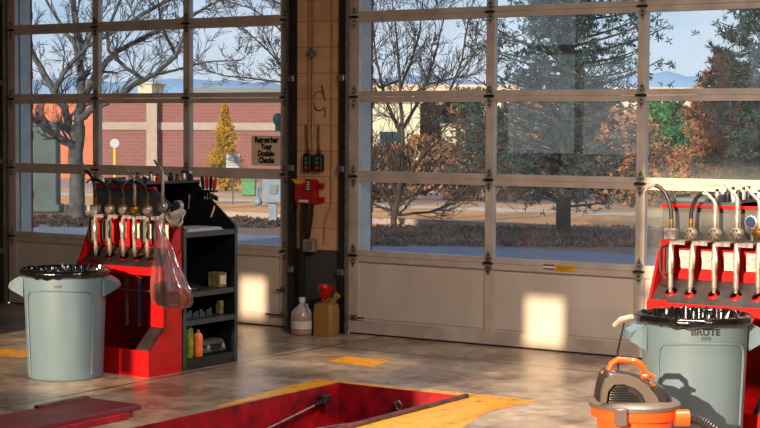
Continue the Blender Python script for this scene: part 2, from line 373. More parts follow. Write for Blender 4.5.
# ------------------------------------------------------------------ room shell
def cells(rect, holes):
    x0, x1, z0, z1 = rect
    xs = sorted({x0, x1} | {min(max(v, x0), x1) for h in holes for v in h[:2]}); zs = sorted({z0, z1} | {min(max(v, z0), z1) for h in holes for v in h[2:]})
    out = []
    for i in range(len(xs) - 1):
        for j in range(len(zs) - 1):
            cx, cz = (xs[i] + xs[i + 1]) / 2, (zs[j] + zs[j + 1]) / 2
            if not any(h[0] < cx < h[1] and h[2] < cz < h[3] for h in holes): out.append((xs[i], xs[i + 1], zs[j], zs[j + 1]))
    return out

PX0, PX1, PY1, PY0 = 2.11, 3.05, -2.10, -8.0
mb = MB()
for a in cells((-5, 12, -12, 0), [(PX0, PX1, PY0, PY1)]): mb.box(a[0], a[1], a[2], a[3], -.3, 0)
struct(mb.build('floor', M['floor'], smooth=0))

DH = 3.05
mb = MB()
for a in cells((-5, 12, 0, 3.25), [(-2.86, .24, -1, DH), (.82, 5.62, -1, DH)]): mb.box(a[0], a[1], .06, .185, a[2], a[3])
mb.m = 1
for a in cells((-5, 12, 0, 3.25), [(-2.86, .24, -1, DH), (.82, 5.62, -1, DH)]): mb.box(a[0], a[1], .185, .21, a[2], a[3])
# toothed brick edge on the outer leaf
for z in range(0, 23):
    if z % 2: mb.box(-2.86, -2.852, .19, .21, z * .134, z * .134 + .067); mb.box(.82, .828, .19, .21, z * .134, z * .134 + .067)
struct(mb.build('wall_front', [M['jamb'], M['brick_ext']], smooth=0))
mb = MB(); mb.box(.26, .69, -.02, .06, 0, 3.25)
struct(mb.build('wall_pier', M['blocks'], smooth=0))
mb = MB(); mb.box(-5, -3.02, -.02, .06, 0, 3.25); struct(mb.build('wall_pier', M['blocks'], smooth=0))
mb = MB(); mb.box(-5.1, -5, -12, .2, 0, 4.7); struct(mb.build('wall_left', M['inwall'], smooth=0))
mb = MB(); mb.box(12, 12.1, -12, .2, 0, 4.7); struct(mb.build('wall_right', M['inwall'], smooth=0))
mb = MB(); mb.prism([(.21, 3.25), (-12.1, 4.62), (-12.1, 4.72), (.21, 3.35)], 'x', -5.1, 12.1)
struct(mb.build('ceiling', M['ceiling'], smooth=0))
# rear wall: unseen openings added, cut to cast the sun patches and pane reflections
TX = .07; TZ = .249; BY = 12
def hole(u0, u1, v0, v1): return (u0 + TX * BY, u1 + TX * BY, v0 + TZ * BY, v1 + TZ * BY)
rear = [hole(-1.5, .56, -.85, -.03), hole(.56, .95, -.85, -.64), hole(.69, .84, -.66, .12), hole(.3, .7, -.03, .12), hole(-.32, -.07, .06, .40), hole(2.30, 2.60, .03, .40), hole(.9, 2.0, -.42, -.2), hole(2.55, 3.2, -.9, -.1),
        hole(3.24, 5.6, -.9, .44), hole(3.24, 5.6, .5, 1.36), hole(.12, .78, .18, .46), (-3.3, -2.3, 1.2, 2.55), (-4.6, -3.4, 1.2, 2.7), (-4.6, -3.4, 2.85, 4.0)]
mb = MB()
for a in cells((-5, 12, 0, 4.62), rear): mb.box(a[0], a[1], -12.1, -12, a[2], a[3])
struct(mb.build('wall_back', M['inwall'], smooth=0))
# vertical door tracks and edge trim by the pier
def trim(x0, x1, y0, y1, mt, z1=3.2, name='trim_1'):
    mb = MB(); mb.box(x0, x1, y0, y1, 0, z1); return struct(mb.build(name, M[mt], smooth=0))
def track(x, name, side):
    r = struct(thing(name, '', '')); del r['label']; del r['category']
    mb = MB(); mb.box(x - .025, x + .025, -.05, .0, 0, 3.1); mb.build('track_channel', M['track'], r, smooth=0)
    mb = MB(); mb.box(x - .045 * side - .006, x - .045 * side + .006, -.06, -.02, 0, 3.1); mb.build('track_flange', M['galv'], r, smooth=0)
    for z in (.45, 1.25, 1.95, 2.7):
        mb = MB(); mb.bbox(x - .03, x + .03, -.068, -.05, z, z + .05, .005); mb.lathe([(.012, 0), (.012, .012)], (x, -.08, z + .025), 8, 'y'); mb.build('track_bracket', M['galv'], r)
    return r
track(.225, 'trim_2', 1); track(.705, 'trim_3', -1); track(-3.0, 'trim_4', -1)

# ------------------------------------------------------------------ sectional doors
S = .61
def hinge_mb(x, z):
    mb = MB()
    for s in (1, -1):
        mb.prism([(x - .012, z + s * .01), (x + .012, z + s * .01), (x + .032, z + s * .035), (x + .014, z + s * .07), (x, z + s * .092), (x - .014, z + s * .07), (x - .032, z + s * .035)][::s], 'y', -.012, -.004)
    return mb
def door(name, x0, bays, bw, last):
    r = struct(thing(name, '', '')); del r['label']; del r['category']
    xs = [x0 + i * bw for i in range(bays + 1)]
    for k in range(5):
        z0, z1 = k * S, (k + 1) * S
        mb = MB()
        if k == 0:
            mb.box(xs[0] - .045, xs[-1] + .045, -.004, .04, .012, .11); mb.box(xs[0] - .045, xs[-1] + .045, -.004, .04, z1 - .045, z1 - .001)
        else:
            mb.box(xs[0] - .045, xs[-1] + .045, -.004, .04, z0 + .001, z0 + .042); mb.box(xs[0] - .045, xs[-1] + .045, -.004, .04, z1 - .042, z1 - .001)
        for i, x in enumerate(xs): mb.box(x - (.045 if i in (0, bays) else .034), x + (.045 if i in (0, bays) else .034), -.006, .04, z0 + .012, z1 - .001)
        mb.build('section_frame', M['door_frame'], r, smooth=0)
        for i in range(bays):
            a, b = xs[i] + .034, xs[i + 1] - .034
            mb = MB()
            if k == 0:
                mb.box(a, b, .014, .03, .10, z1 - .04); mb.box(a + .012, b - .012, .008, .014, .125, z1 - .06)
                mb.build('panel', M['door_paint'], r, smooth=0)
            else:
                mb.box(a, b, .018, .022, z0 + .04, z1 - .04); mb.build('glass_pane', M['glass'], r, smooth=0)
        if k:
            for x in xs:
                hinge_mb(x, z0).build('hinge', M['hinge'], r, smooth=0)
                mb = MB()
                for q in (-.062, -.034, .034, .062): mb.lathe([(.0075, -.012), (.0075, -.017), (.004, -.019)], (x, 0, z0 + q), 8, 'y')
                mb.build('hinge_bolts', M['track'], r)
                mb = MB(); mb.bbox(x - .026, x + .026, -.024, -.006, z0 - .009, z0 + .009, .003); mb.lathe([(.008, -.04), (.008, .04)], (x, -.02, z0), 8, 'x'); mb.build('hinge_knuckle', M['track'], r)
    mb = MB(); mb.box(xs[0] - .045, xs[-1] + .045, .0, .035, 0, .014); mb.build('bottom_seal', M['rubber'], r, smooth=0)
    return r, xs
d1, _ = door('door_1', -2.905, 3, 1.012, None)
d2, _ = door('door_2', .79, 4, 1.2, None)
def bolt(x, z, L, parent):
    mb = MB(); mb.bbox(x - .03, x + .03, -.02, -.006, z - .02, z + .02, .004); mb.build('bolt_plate', M['galv'], parent)
    mb = MB(); mb.tube([(x - L, -.026, z), (x + .05, -.026, z)], .007, 8); mb.build('slide_bolt', M['rust'], parent)
bolt(.12, .30, .06, d1); bolt(.12, .10, .16, d1); bolt(.80, .13, -.1, d2)

# stickers on the door
mb = MB(); mb.box(2.44, 2.535, -.0085, -.0045, .582, .628); st = mb.build('warning_sticker', M['white'], None, 0)
tag(st, 'small white sticker with dark red bars on the right door mid rail', 'sticker')
mb = MB(); mb.box(2.442, 2.533, -.0095, -.0085, .614, .625); mb.box(2.442, 2.533, -.0095, -.0085, .587, .597); mb.build('red_bars', mat('bar_red', (120, 26, 34), .5), st, 0)
mb = MB(); mb.box(2.537, 2.70, -.0085, -.0045, .582, .624); st = mb.build('warning_sticker', M['yellow'], None, 0)
tag(st, 'small yellow sticker with faint lines on the right door mid rail', 'sticker')
mb = MB()
for k, z in enumerate((.612, .602, .592)):
    mb.box(2.548, 2.69 - .02 * k, -.0095, -.0085, z - .002, z + .002)
mb.build('fine_print', mat('print_brown', (140, 84, 40), .6), st, 0)

# paper sign on the left door's glass
sg = thing('paper_sign', 'tan paper sign with four lines of bold black words on the left door glass', 'sign', (-.055, -.004, 1.285))
mb = MB(); mb.box(-.15, .15, .0, .004, 0, .24); mb.build('paper', M['paper_sign'], sg, 0)
for i, w in enumerate(('Remember', 'Your', 'Double-', 'Checks')):
    t = text_mesh('lettering', w, .062, M['text_black'], sg, .84, .0042); t.location = (0, -.0012, .205 - i * .054)
st = MB()
st.prism([(.05, 1.58), (.08, 1.60), (.135, 1.615), (.15, 1.68), (.13, 1.72), (.075, 1.70), (.05, 1.66), (.085, 1.655), (.095, 1.64), (.06, 1.635)], 'y', .0125, .0165)
st = MB(); st.lathe([(.05, 0), (.05, .003)], (.045, .012, 1.655), 20, 'y'); st.box(.02, .085, .0125, .0155, 1.56, 1.62)
o = st.build('faded_decal', M['teal'], None, 0); tag(o, 'faded teal decal high on the left door glass above the paper sign', 'decal')

# ------------------------------------------------------------------ things on the pier
def pipe(pts, r, name, mt, label, cat, group=None):
    mb = MB(); mb.tube(pts, r, 8); return tag(mb.build(name, M[mt]), label, cat, group)
pipe([(.385, -.03, 1.40), (.385, -.03, 3.2)], .009, 'conduit', 'conduit', 'thin tan conduit running up the block pier through the round junction box', 'conduit')
pipe([(.425, -.03, 1.40), (.415, -.03, 1.60), (.418, -.03, 1.8), (.425, -.03, 3.2)], .008, 'conduit', 'conduit', 'thin tan conduit just right of the round junction box on the pier', 'conduit')
pipe([(.53, -.03, .68), (.54, -.03, .85), (.60, -.03, 1.0), (.60, -.03, 3.2)], .007, 'conduit', 'conduit', 'long thin tan conduit nearest the right door on the block pier', 'conduit')
mb = MB(); mb.lathe([(.032, 0), (.034, -.01), (.028, -.028), (.01, -.034)], (.41, -.028, 2.165), 16, 'y')
for a in range(4): mb.lathe([(.012, 0), (.012, -.02)], (.41 + .034 * math.cos(a * PI / 2), -.024, 2.165 + .034 * math.sin(a * PI / 2)), 8, 'y')
tag(mb.build('junction_box', M['galv']), 'round grey junction box high on the block pier', 'junction box')
mb = MB()
pts = [(.48 + .058 * math.cos(a), -.03 - .004 * math.sin(3 * a), 1.80 + .075 * math.sin(a)) for a in [i * PI / 10 for i in range(19)]]
mb.tube([(.50, -.03, 1.92), (.515, -.034, 1.90)] + pts + [(.54, -.03, 1.70), (.53, -.03, 1.67)], .0035, 6)
tag(mb.build('wire_loop', M['rust']), 'loop of thin brown wire hanging on the block pier', 'wire')
for i, (x, lab) in enumerate(((.385, 'left of two black push button switch boxes above the red box'), (.49, 'right of two black push button switch boxes above the red box'))):
    t = thing('push_button_station', lab, 'switch', (x, -.02, 1.25), 0, 'push button boxes on the pier')
    mb = MB(); mb.bbox(-.035, .035, -.05, 0, 0, .135, .006); mb.build('housing', M['black_metal'], t)
    for z, mt in ((.103, 'green_button'), (.067, 'green_button'), (.03, 'red_button')):
        mb = MB(); mb.lathe([(.014, 0), (.014, -.012), (.008, -.016)], (0, -.048, z), 12, 'y'); mb.build('push_button', M[mt], t)
    mb = MB(); mb.tube([(0, -.025, .135), (0, -.025, .17)], .014, 8); mb.tube([(0, -.025, .17), (-.02 + .01 * i, -.02, .26), (-.03 + .02 * i, -.015, .36)], .006, 6); mb.build('cable', M['rust'], t)
t = thing('control_box', 'red steel electrical box with a yellow handle corner on the block pier', 'electrical box', (.405, -.02, 1.0))
mb = MB(); mb.prism([(-.1, .02), (-.085, 0), (.06, 0), (.07, .02), (.07, .17), (.05, .19), (-.1, .19)], 'y', -.09, 0); mb.box(.07, .125, -.03, 0, .12, .16); mb.box(.07, .125, -.03, 0, .01, .05); mb.build('housing', M['red_sw'], t, 0)
mb = MB(); mb.prism([(-.125, .19), (0, .19), (-.005, .17), (-.03, .152), (-.08, .152), (-.1, .17)], 'y', -.105, -.088); mb.build('yellow_handle', M['yellow'], t, 0, label='yellow lever plate')
mb = MB(); mb.box(.015, .05, -.094, -.09, .10, .185); mb.build('black_plate', M['black_metal'], t, 0)
mb = MB(); [mb.box(.02, .045, -.096, -.094, .11 + i * .018, .12 + i * .018) for i in range(4)]; mb.build('switch_marks', M['white'], t, 0)
mb = MB(); mb.box(-.06, .03, -.094, -.09, .012, .03); mb.build('name_plate', M['white'], t, 0)
pipe([(.375, -.05, 1.0), (.375, -.05, .92), (.362, -.05, .70)], .013, 'hose', 'rubber', 'left black cable dropping from the red box to the grey box', 'cable', 'cables under the red box')
pipe([(.43, -.05, 1.0), (.425, -.05, .90), (.395, -.05, .73)], .013, 'hose', 'rubber', 'right black cable dropping from the red box to the grey box', 'cable', 'cables under the red box')
t = thing('outlet_box', 'small grey electrical box low on the block pier at the paint line', 'electrical box', (.41, -.02, .62))
mb = MB(); mb.bbox(-.055, .055, -.06, 0, 0, .1, .008); mb.build('housing', M['grey_box'], t)
mb = MB(); mb.bbox(-.01, .045, -.066, -.06, .02, .08, .004); mb.build('cover_plate', M['galv'], t)
pipe([(.345, -.06, .0), (.345, -.06, .6), (.35, -.06, 1.0)], .02, 'drain_pipe', 'rubber', 'black vertical pipe rising from the floor on the left of the pier', 'pipe')

# jug, container and funnel at the foot of the pier
t = thing('plastic_jug', 'clear round jug of pink fluid standing on the floor by the pier', 'jug', (.495, -.27, 0))
mb = MB(); mb.lathe([(.07, 0), (.083, .01), (.085, .13), (.08, .17), (.055, .205), (.022, .235), (.02, .26)], n=20); mb.build('body', M['jug'], t)
mb = MB(); mb.lathe([(.026, .255), (.026, .285), (.02, .288)], n=14); mb.build('cap', M['white'], t)
mb = MB(); mb.tube([(.02, -.01, .24), (.06, -.02, .235), (.078, -.03, .19), (.078, -.02, .15)], .009, 8); mb.build('handle', M['jug'], t)
mb = MB(); mb.lathe([(.0862, .05), (.0862, .11)], n=20, cap=False); mb.build('label', M['white'], t)
t = thing('fluid_container', 'tall amber plastic container with a spout beside the clear jug', 'container', (.69, -.22, 0))
mb = MB()
mb.loft([[(x * s, y * s, z) for x, y in [(-.085, -.05), (-.07, -.07), (.07, -.07), (.085, -.05), (.085, .05), (.07, .07), (-.07, .07), (-.085, .05)]] for z, s in ((0, .96), (.01, 1), (.2, 1), (.245, .9), (.255, .7))])
mb.build('body', M['tan_jug'], t)
mb = MB(); mb.tube([(.03, 0, .235), (.07, 0, .28), (.095, 0, .31)], [.03, .022, .02], 10); mb.tube([(.092, 0, .306), (.104, 0, .32)], .027, 12); mb.build('spout', M['tan_jug'], t)
mb = MB(); mb.tube([(-.02, 0, .25), (.02, 0, .285), (.06, 0, .285)], .011, 8); mb.build('handle', M['tan_jug'], t)
t = thing('funnel', 'red plastic funnel resting on top of the amber container', 'funnel', (.665, -.22, .262))
mb = MB(); R = Matrix.Rotation(.25, 3, 'Y')
mb.lathe([(.012, 0), (.014, .025), (.05, .06), (.062, .115), (.066, .12), (.06, .12), (.045, .065), (.01, .03)], n=18); mb.v = [tuple(R @ Vector(v) + Vector((-.01, 0, 0))) for v in mb.v]
mb.build('cone', M['red_plastic'], t)

# ------------------------------------------------------------------ fluid stations
W0 = .76
def station(x0, label, left):
    t = thing('fluid_dispensing_station', label, 'service station', (x0, 0, 0))
    # lower basin
    mb = MB()
    mb.box(.0, W0, -2.614, -2.60, 0, .17)                                    # low front plate
    mb.box(.014, W0 - .014, -2.59, -2.312, .10, .115)
    mb.build('basin', M['red'], t, 0)
    mb = MB(); mb.box(.02, W0 - .02, -2.585, -2.30, .115, .118); mb.build('basin_floor', M['rubber'], t, 0)
    for xa, xb in ((0, .014), (W0 - .014, W0)):
        mb = MB(); mb.prism([(-2.60, 0), (-2.29, 0), (-2.29, .97), (-2.34, .95), (-2.46, .69), (-2.46, .30), (-2.60, .17)], 'x', xa, xb); mb.build('side_panel', M['red'], t, 0)
    for xa, xb in ((0, .11), (W0 - .11, W0)):
        mb = MB(); mb.box(xa, xb, -2.468, -2.46, .30, .70); mb.build('front_flange', M['red'], t, 0)
        mb = MB(); mb.prism([(-2.612, .171), (-2.462, .301), (-2.462, .311), (-2.612, .181)], 'x', xa, xb); mb.build('sloped_ledge', M['tray'], t, 0)
    mb = MB(); mb.box(.014, W0 - .014, -2.31, -2.30, .10, .74); mb.build('back_panel', M['red'], t, 0)
    # lip and nozzle tray with five drain holes
    mb = MB(); mb.box(0, W0, -2.475, -2.455, .635, .688); mb.build('front_lip', M['red'], t, 0)
    mb = MB(); n = 6
    def tz(y): return .688 + (y + 2.46) / .17 * .12
    hx = [.10, .225, .35, .475, .60, .70][:5] if left else [.10, .21, .34, .46, .58]
    import bmesh
    # tray plate as strips around the holes
    edges = [.0]
    for h in hx: edges += [h - .034, h + .034]
    edges.append(W0)
    def quadstrip(xa, xb, ya, yb):
        mb.add([(xa, ya, tz(ya)), (xb, ya, tz(ya)), (xb, yb, tz(yb)), (xa, yb, tz(yb)), (xa, ya, tz(ya) - .012), (xb, ya, tz(ya) - .012), (xb, yb, tz(yb) - .012), (xa, yb, tz(yb) - .012)],
               [(0, 1, 2, 3), (7, 6, 5, 4), (0, 4, 5, 1), (1, 5, 6, 2), (2, 6, 7, 3), (3, 7, 4, 0)])
    for i in range(0, len(edges), 2): quadstrip(edges[i], edges[i + 1], -2.46, -2.29)
    for h in hx:
        cyy = -2.385; ry = .034
        N_ = 16; out = []; inn = []
        for k in range(N_):
            a = 2 * PI * k / N_; c, s_ = math.cos(a), math.sin(a); q = 1 / max(abs(c), abs(s_))
            inn.append((h + .033 * c * .97, cyy + ry * s_, tz(cyy + ry * s_))); yy = cyy + ry * s_ * q; out.append((h + .034 * c * q, yy, tz(yy)))
        mb.loft([[(x, y, z - .012) for x, y, z in inn], inn, out], cap=False)
        quadstrip(h - .034, h + .034, -2.46, cyy - ry); quadstrip(h - .034, h + .034, cyy + ry, -2.29)
    mb.build('nozzle_tray', M['tray'], t, 0)
    for h in hx:
        mb = MB(); mb.lathe([(.034, .0), (.036, -.05), (.028, -.1)], (h, -2.385, tz(-2.385) - .014), 14, cap=False); mb.build('drain_cup', M['red'], t)
    # red label panel and bright hanger rail
    mb = MB(); mb.box(0, W0, -2.30, -2.285, .80, 1.005); mb.build('label_panel', M['red'], t, 0)
    for i in range(5):
        x = .13 + .125 * i
        mb = MB(); mb.box(x - .045, x - .038, -2.318, -2.30, .83, 1.0); mb.build('divider', M['red'], t, 0)
        mb = MB(); mb.box(x - .022, x + .036, -2.303, -2.30, .86, .955); mb.build('label', M['label'], t, 0)
        mb = MB(); mb.box(x - .035, x + .05, -2.40, -2.30, 1.004, 1.012); mb.box(x - .035, x + .05, -2.404, -2.396, .992, 1.014); mb.build('hanger_bracket', M['steel'], t, 0)
    # upper dark panel with red top trim
    mb = MB(); mb.prism([(0.0, 1.0), (W0, 1.0), (W0, 1.02), (.53, 1.185), (0.0, 1.185)], 'y', -2.285, -2.275); mb.build('upper_panel', M['charcoal'], t, 0)
    mb = MB(); mb.box(0, .53, -2.30, -2.27, 1.185, 1.2); mb.build('top_trim', M['red'], t, 0)
    return t
def shelf_unit(x0, label):
    t = thing('tool_shelf_unit', label, 'shelf unit', (x0, 0, 0))
    ya, yb = -2.272, -1.72
    prof = [(0, 0), (W0, 0), (W0, .93), (.43, 1.2), (0, 1.2)]
    mb = MB(); mb.prism(prof, 'y', ya, ya + .016); mb.build('near_end_panel', M['black_metal'], t, 0)
    mb = MB(); mb.prism(prof, 'y', yb - .016, yb); mb.build('far_end_panel', M['black_metal'], t, 0)
    mb = MB(); mb.box(0, .012, ya, yb, 0, 1.2); mb.build('back_panel', M['black_metal'], t, 0)
    for i, z in enumerate((.895, .50, .315, .06)):
        mb = MB(); h = .035 if i else .035
        mb.box(.012, W0 - .004, ya + .016, yb - .016, z, z + .012); mb.box(W0 - .012, W0 + .002, ya + .016, yb - .016, z - .022, z + .012)
        mb.build('desktop' if i == 0 else 'shelf', M['shelf_metal'] if i < 3 else M['black_metal'], t, 0)
    mb = MB(); mb.box(0, .44, ya - .02, yb, 1.2, 1.214); mb.box(.43, .44, ya, yb, 1.2, 1.232); mb.build('top_shelf', M['shelf_metal'], t, 0)
    mb = MB(); mb.box(W0 - .02, W0, ya + .016, yb - .016, 0, .06); mb.build('kick_plate', M['black_metal'], t, 0)
    for y in (ya + .008, yb - .008):
        mb = MB(); mb.box(W0 - .002, W0 + .006, y - .014, y + .014, 0, .93); mb.build('corner_post', M['shelf_metal'], t, 0)
    return t
XL, XR = .24, 4.36
stL = station(XL, 'red fluid dispensing station by the left door with a plastic bag hanging on it', True)
stR = station(XR, 'sunlit red fluid dispensing station behind the right grey trash can', False)
shL = shelf_unit(XL, 'black tool shelf unit with bottles and cans behind the left red station')
shR = shelf_unit(XR, 'black tool shelf unit behind the right red station, mostly hidden')

# --------- dispensing guns
def gun(x, z0, kind, label, lean=0, top=1.28, my=-2.385):
    t = thing('fluid_dispensing_gun', label, 'dispensing gun', (x, my, z0), 0, 'dispensing guns on the stations')
    L = lambda z: lean * z
    mb = MB(); mb.tube([(L(0), 0, 0), (L(.03), 0, .03), (L(.1), 0, .1)], [.008, .013, .013], 10); mb.tube([(L(.03), 0, .03), (L(.035), 0, .037)], .015, 10); mb.build('nozzle_tip', M['steel'], t)
    mb = MB(); mb.tube([(L(.1), 0, .1), (L(.16), 0, .16), (L(.22), 0, .22), (L(.26), 0, .26)], [.014, .018, .016, .013], 10); mb.build('valve_body', M['steel'], t)
    mb = MB(); mb.tube([(L(.12) + .01, -.015, .12), (.022 + L(.15), -.03, .15), (.02 + L(.2), -.03, .2), (.006 + L(.235), -.012, .235)], [.006, .008, .008, .006], 8); mb.build('trigger', M['steel'] if kind != 'black' else M['rubber'], t)
    if kind in ('black', 'guard'):
        mb = MB(); mb.tube([(-.012, 0, .25), (-.05, 0, .24), (-.062, 0, .2), (-.06, 0, .12), (-.045, 0, .09), (-.012, 0, .085)], .007, 8); mb.build('trigger_guard', M['rubber'], t)
        mb = MB(); mb.tube([(-.02, -.004, .24), (-.02, -.004, .10)], .014, 8); mb.build('grip', M['rubber'], t)
    mz = .31
    mb = MB()
    if kind == 'square' or kind == 'guard': mb.bbox(-.033, .033, -.028, .022, mz - .03, mz + .03, .006)
    else:
        mb.lathe([(.03, .02), (.034, .012), (.034, -.012), (.028, -.022), (.012, -.026)], (0, 0, mz), 18, 'y')
    mb.build('meter', M['steel'] if kind != 'brass' else M['brass'], t)
    mb = MB()
    for k in range(6):
        a = k * PI / 3; mb.lathe([(.006, 0), (.006, -.006)], (.02 * math.cos(a), -.02, mz + .02 * math.sin(a)), 6, 'y')
    mb.build('meter_studs', M['brass'], t)
    h = top - z0
    if kind in ('rigid', 'brass', 'tall'):
        mb = MB(); mb.tube([(0, 0, mz + .03), (0, 0, h - .05), (-.01, 0, h - .03), (-.05, 0, h + .005), (-.07, 0, h + .03)], [.012, .011, .01, .009, .007], 8); mb.build('spout', M['steel'], t)
    else:
        bend = -.16 if kind == 'black' else (-.1 if kind != 'curl' else .07)
        mb = MB(); mb.tube([(0, 0, mz + .03), (0, 0, mz + .08)], .012, 8); mb.build('swivel', M['brass'], t)
        mb = MB(); ps = [(0, 0, mz + .08)] + [(bend * (1 - math.cos(a)) , 0, mz + .08 + (h - mz - .08) * math.sin(a)) for a in (.3, .6, .9, 1.2, 1.5)]
        mb.tube(ps, .011, 8); mb.build('flexible_spout', M['rubber'], t)
        e = ps[-1]; mb = MB(); s_ = 1 if bend > 0 else -1
        mb.tube([e, (e[0] + s_ * .035, 0, e[2] - .008), (e[0] + s_ * .06, 0, e[2] - .03)], [.008, .007, .005], 8); mb.build('spout_tip', M['steel'], t)
    return t
gun(.335, .735, 'guard', 'leftmost gun of the left station, black grip guard and curved black spout', top=1.30)
gun(.46, .74, 'black', 'second gun from the left on the left station, long curved black spout', top=1.245)
gun(.58, .74, 'curl2', 'third gun from the left on the left station, short curved spout', top=1.235)
gun(.68, .745, 'brass', 'fourth gun on the left station, round brass coloured meter and straight spout', top=1.285)
gun(.79, .745, 'black', 'fifth gun on the left station with black grip and black spout', top=1.24)
gun(.92, .77, 'tall', 'tallest gun of the left station, straight spout beside the hanging bag', top=1.35)
gun(4.455, .735, 'guard', 'leftmost gun of the right station, square meter and upright black spout', top=1.30)
gun(4.565, .74, 'curl', 'second gun of the right station whose black spout arches right', lean=.06, top=1.265)
gun(4.70, .745, 'rigid', 'third gun of the right station, round meter and slim straight spout', top=1.26)
gun(4.82, .75, 'tall', 'fourth gun of the right station, tallest, under the blue dial', top=1.29)
gun(4.94, .76, 'brass', 'fifth gun of the right station at the photo edge', top=1.27)
for x, z, lab in ((.985, 1.085, 'round blue fluid dial behind the tallest gun on the left station'), (4.87, 1.12, 'round blue fluid dial behind the guns on the right station')):
    t = thing('dial_gauge', lab, 'gauge', (x, -2.30, z))
    mb = MB(); mb.lathe([(.034, .01), (.036, -.02), (.03, -.024)], (0, 0, 0), 20, 'y'); mb.build('rim', M['steel'], t)
    mb = MB(); mb.lathe([(.028, 0), (.028, -.003)], (0, -.024, 0), 20, 'y'); mb.build('face', M['dial'], t)
    mb = MB(); mb.tube([(0, 0, -.04), (0, .006, -.1)], .008, 8); mb.build('stem', M['steel'], t)
# rag over the rail
mb = MB(); rows = []
for j in range(9):
    rows.append([(.96 + .012 * i + .008 * math.sin(j * 1.3), -2.36 - .04 * math.sin(i * .5 + j * .4) - .01 * (i % 2), 1.075 - .014 * j - .03 * abs(math.sin(i * .4 + .3))) for i in range(9)])
mb.loft(rows, cap=False, closed=False); rg = mb.build('shop_rag', M['rag'], smooth=60)
sm = rg.modifiers.new('s', 'SOLIDIFY'); sm.thickness = .006; tag(rg, 'pale crumpled rag tucked behind the tallest gun of the left station', 'rag')

# hanging plastic bag
t = thing('plastic_bag', 'clear plastic bag with rusty contents hanging from the left station', 'bag', (1.11, -2.55, .46))
def bagring(cx, z, rx, ry, ph, n=40, am=.14):
    return [(cx + (rx * math.cos(a) * (1 + am * math.sin(7 * a + ph) + .06 * math.sin(13 * a + 2 * ph))), ry * math.sin(a) * (1 + am * math.sin(9 * a + ph)), z + .008 * math.sin(5 * a + ph)) for a in [2 * PI * k / n for k in range(n)]]
prof = [(0.035, 0, .13, .05), (.03, .03, .152, .062), (.02, .1, .15, .06), (.005, .18, .125, .05), (-.015, .27, .095, .04), (-.04, .36, .07, .033), (-.065, .44, .048, .026), (-.08, .5, .03, .02), (-.085, .535, .022, .016), (-.09, .56, .034, .02)]
mb = MB(); mb.loft([bagring(c, z, rx, ry, 1 + i * .25) for i, (c, z, rx, ry) in enumerate(prof)], cap=False); mb.add(bagring(.035, 0, .13, .05, 1), [tuple(range(40))]); mb.build('film', M['film'], t, 60)
mb = MB(); mb.loft([bagring(c, z, rx, ry, 2.2 + z * 2, am=.03) for c, z, rx, ry in ((.035, .006, .12, .042), (.03, .03, .146, .056), (.022, .09, .142, .054), (.018, .13, .12, .045), (.01, .155, .05, .02))]); mb.build('rusty_contents', M['rust_lump'], t, 60)
mb = MB(); mb.tube([(-.085, 0, .53), (-.10, .03, .56), (-.125, .1, .58)], .004, 6); mb.build('tie', M['white'], t)

# drip tubes hanging in the left station
for x, mt, lab, zt in ((.625, 'galv', 'grey suction tube with brass fitting hanging inside the left station', .62), (.735, 'blue', 'blue suction tube with brass fitting hanging inside the left station', .61)):
    t = thing('suction_tube', lab, 'tube', (x, -2.40, .29))
    mb = MB(); mb.tube([(0, 0, 0), (0, 0, zt - .29 - .03)], .011, 8); mb.build('tube', M[mt], t)
    mb = MB(); mb.tube([(0, 0, zt - .32), (0, 0, zt - .30), (0, 0, zt - .27), (0, 0, zt - .25)], [.01, .018, .018, .01], 8); mb.lathe([(.014, .0), (.014, -.02)], (0, -.005, zt - .28), 8, 'y'); mb.build('fitting', M['brass'], t)
    mb = MB(); mb.tube([(0, 0, zt - .25), (.004, 0, zt - .2), (.01, .03, zt - .17), (.01, .08, zt - .165)], .008, 8); mb.build('hose', M['rubber'], t)
mb = MB(); mb.tube([(.56, -2.42, .535), (.60, -2.42, .53), (.98, -2.45, .53)], .007, 8); mb.box(.70, .77, -2.43, -2.38, .522, .532)
tag(mb.build('support_rod', M['galv']), 'thin steel rod across the opening of the left station', 'rod')

# contents of the shelves
rnd = random.Random(3)
cols = ['white', 'brass', 'rubber', 'steel', 'red_plastic', 'white', 'black_metal', 'brass', 'steel', 'rubber']
ords = ['first', 'second', 'third', 'fourth', 'fifth', 'sixth', 'seventh', 'eighth', 'ninth', 'tenth', 'eleventh', 'twelfth']
def bottle(loc, body, r, h, label, group):
    t = thing('small_bottle', label, 'bottle', loc, 0, group)
    mb = MB(); mb.lathe([(r * .9, 0), (r, .004), (r, h * .6), (r * .55, h * .75), (r * .5, h * .85)], n=12); mb.build('body', M[body], t)
    mb = MB(); mb.lathe([(r * .6, h * .82), (r * .6, h), (r * .5, h * 1.02)], n=10); mb.build('cap', M['black_metal' if body != 'rubber' else 'white'], t)
names = {'white': 'white', 'brass': 'brass coloured', 'rubber': 'black', 'steel': 'silver', 'red_plastic': 'red', 'black_metal': 'dark'}
for i in range(10):
    a = i / 9
    bottle((.50 + .145 * a, -2.22 + .44 * a, 1.214), cols[i], .017 + .004 * rnd.random(), .055 + .03 * rnd.random(), f'small {names[cols[i]]} bottle, {ords[i]} from the left on the left unit top shelf', 'bottles on the left unit top shelf')
cols2 = ['black_metal', 'steel', 'rubber', 'black_metal', 'white', 'rubber', 'steel', 'black_metal', 'rubber', 'white', 'black_metal', 'steel']
for i in range(12):
    a = i / 11
    bottle((4.62 + .155 * a, -2.24 + .44 * a, 1.214), cols2[i], .013 + .004 * rnd.random(), .05 + .03 * rnd.random(), f'small {names[cols2[i]]} bottle, {ords[i]} from the left on the right unit top shelf', 'bottles on the right unit top shelf')
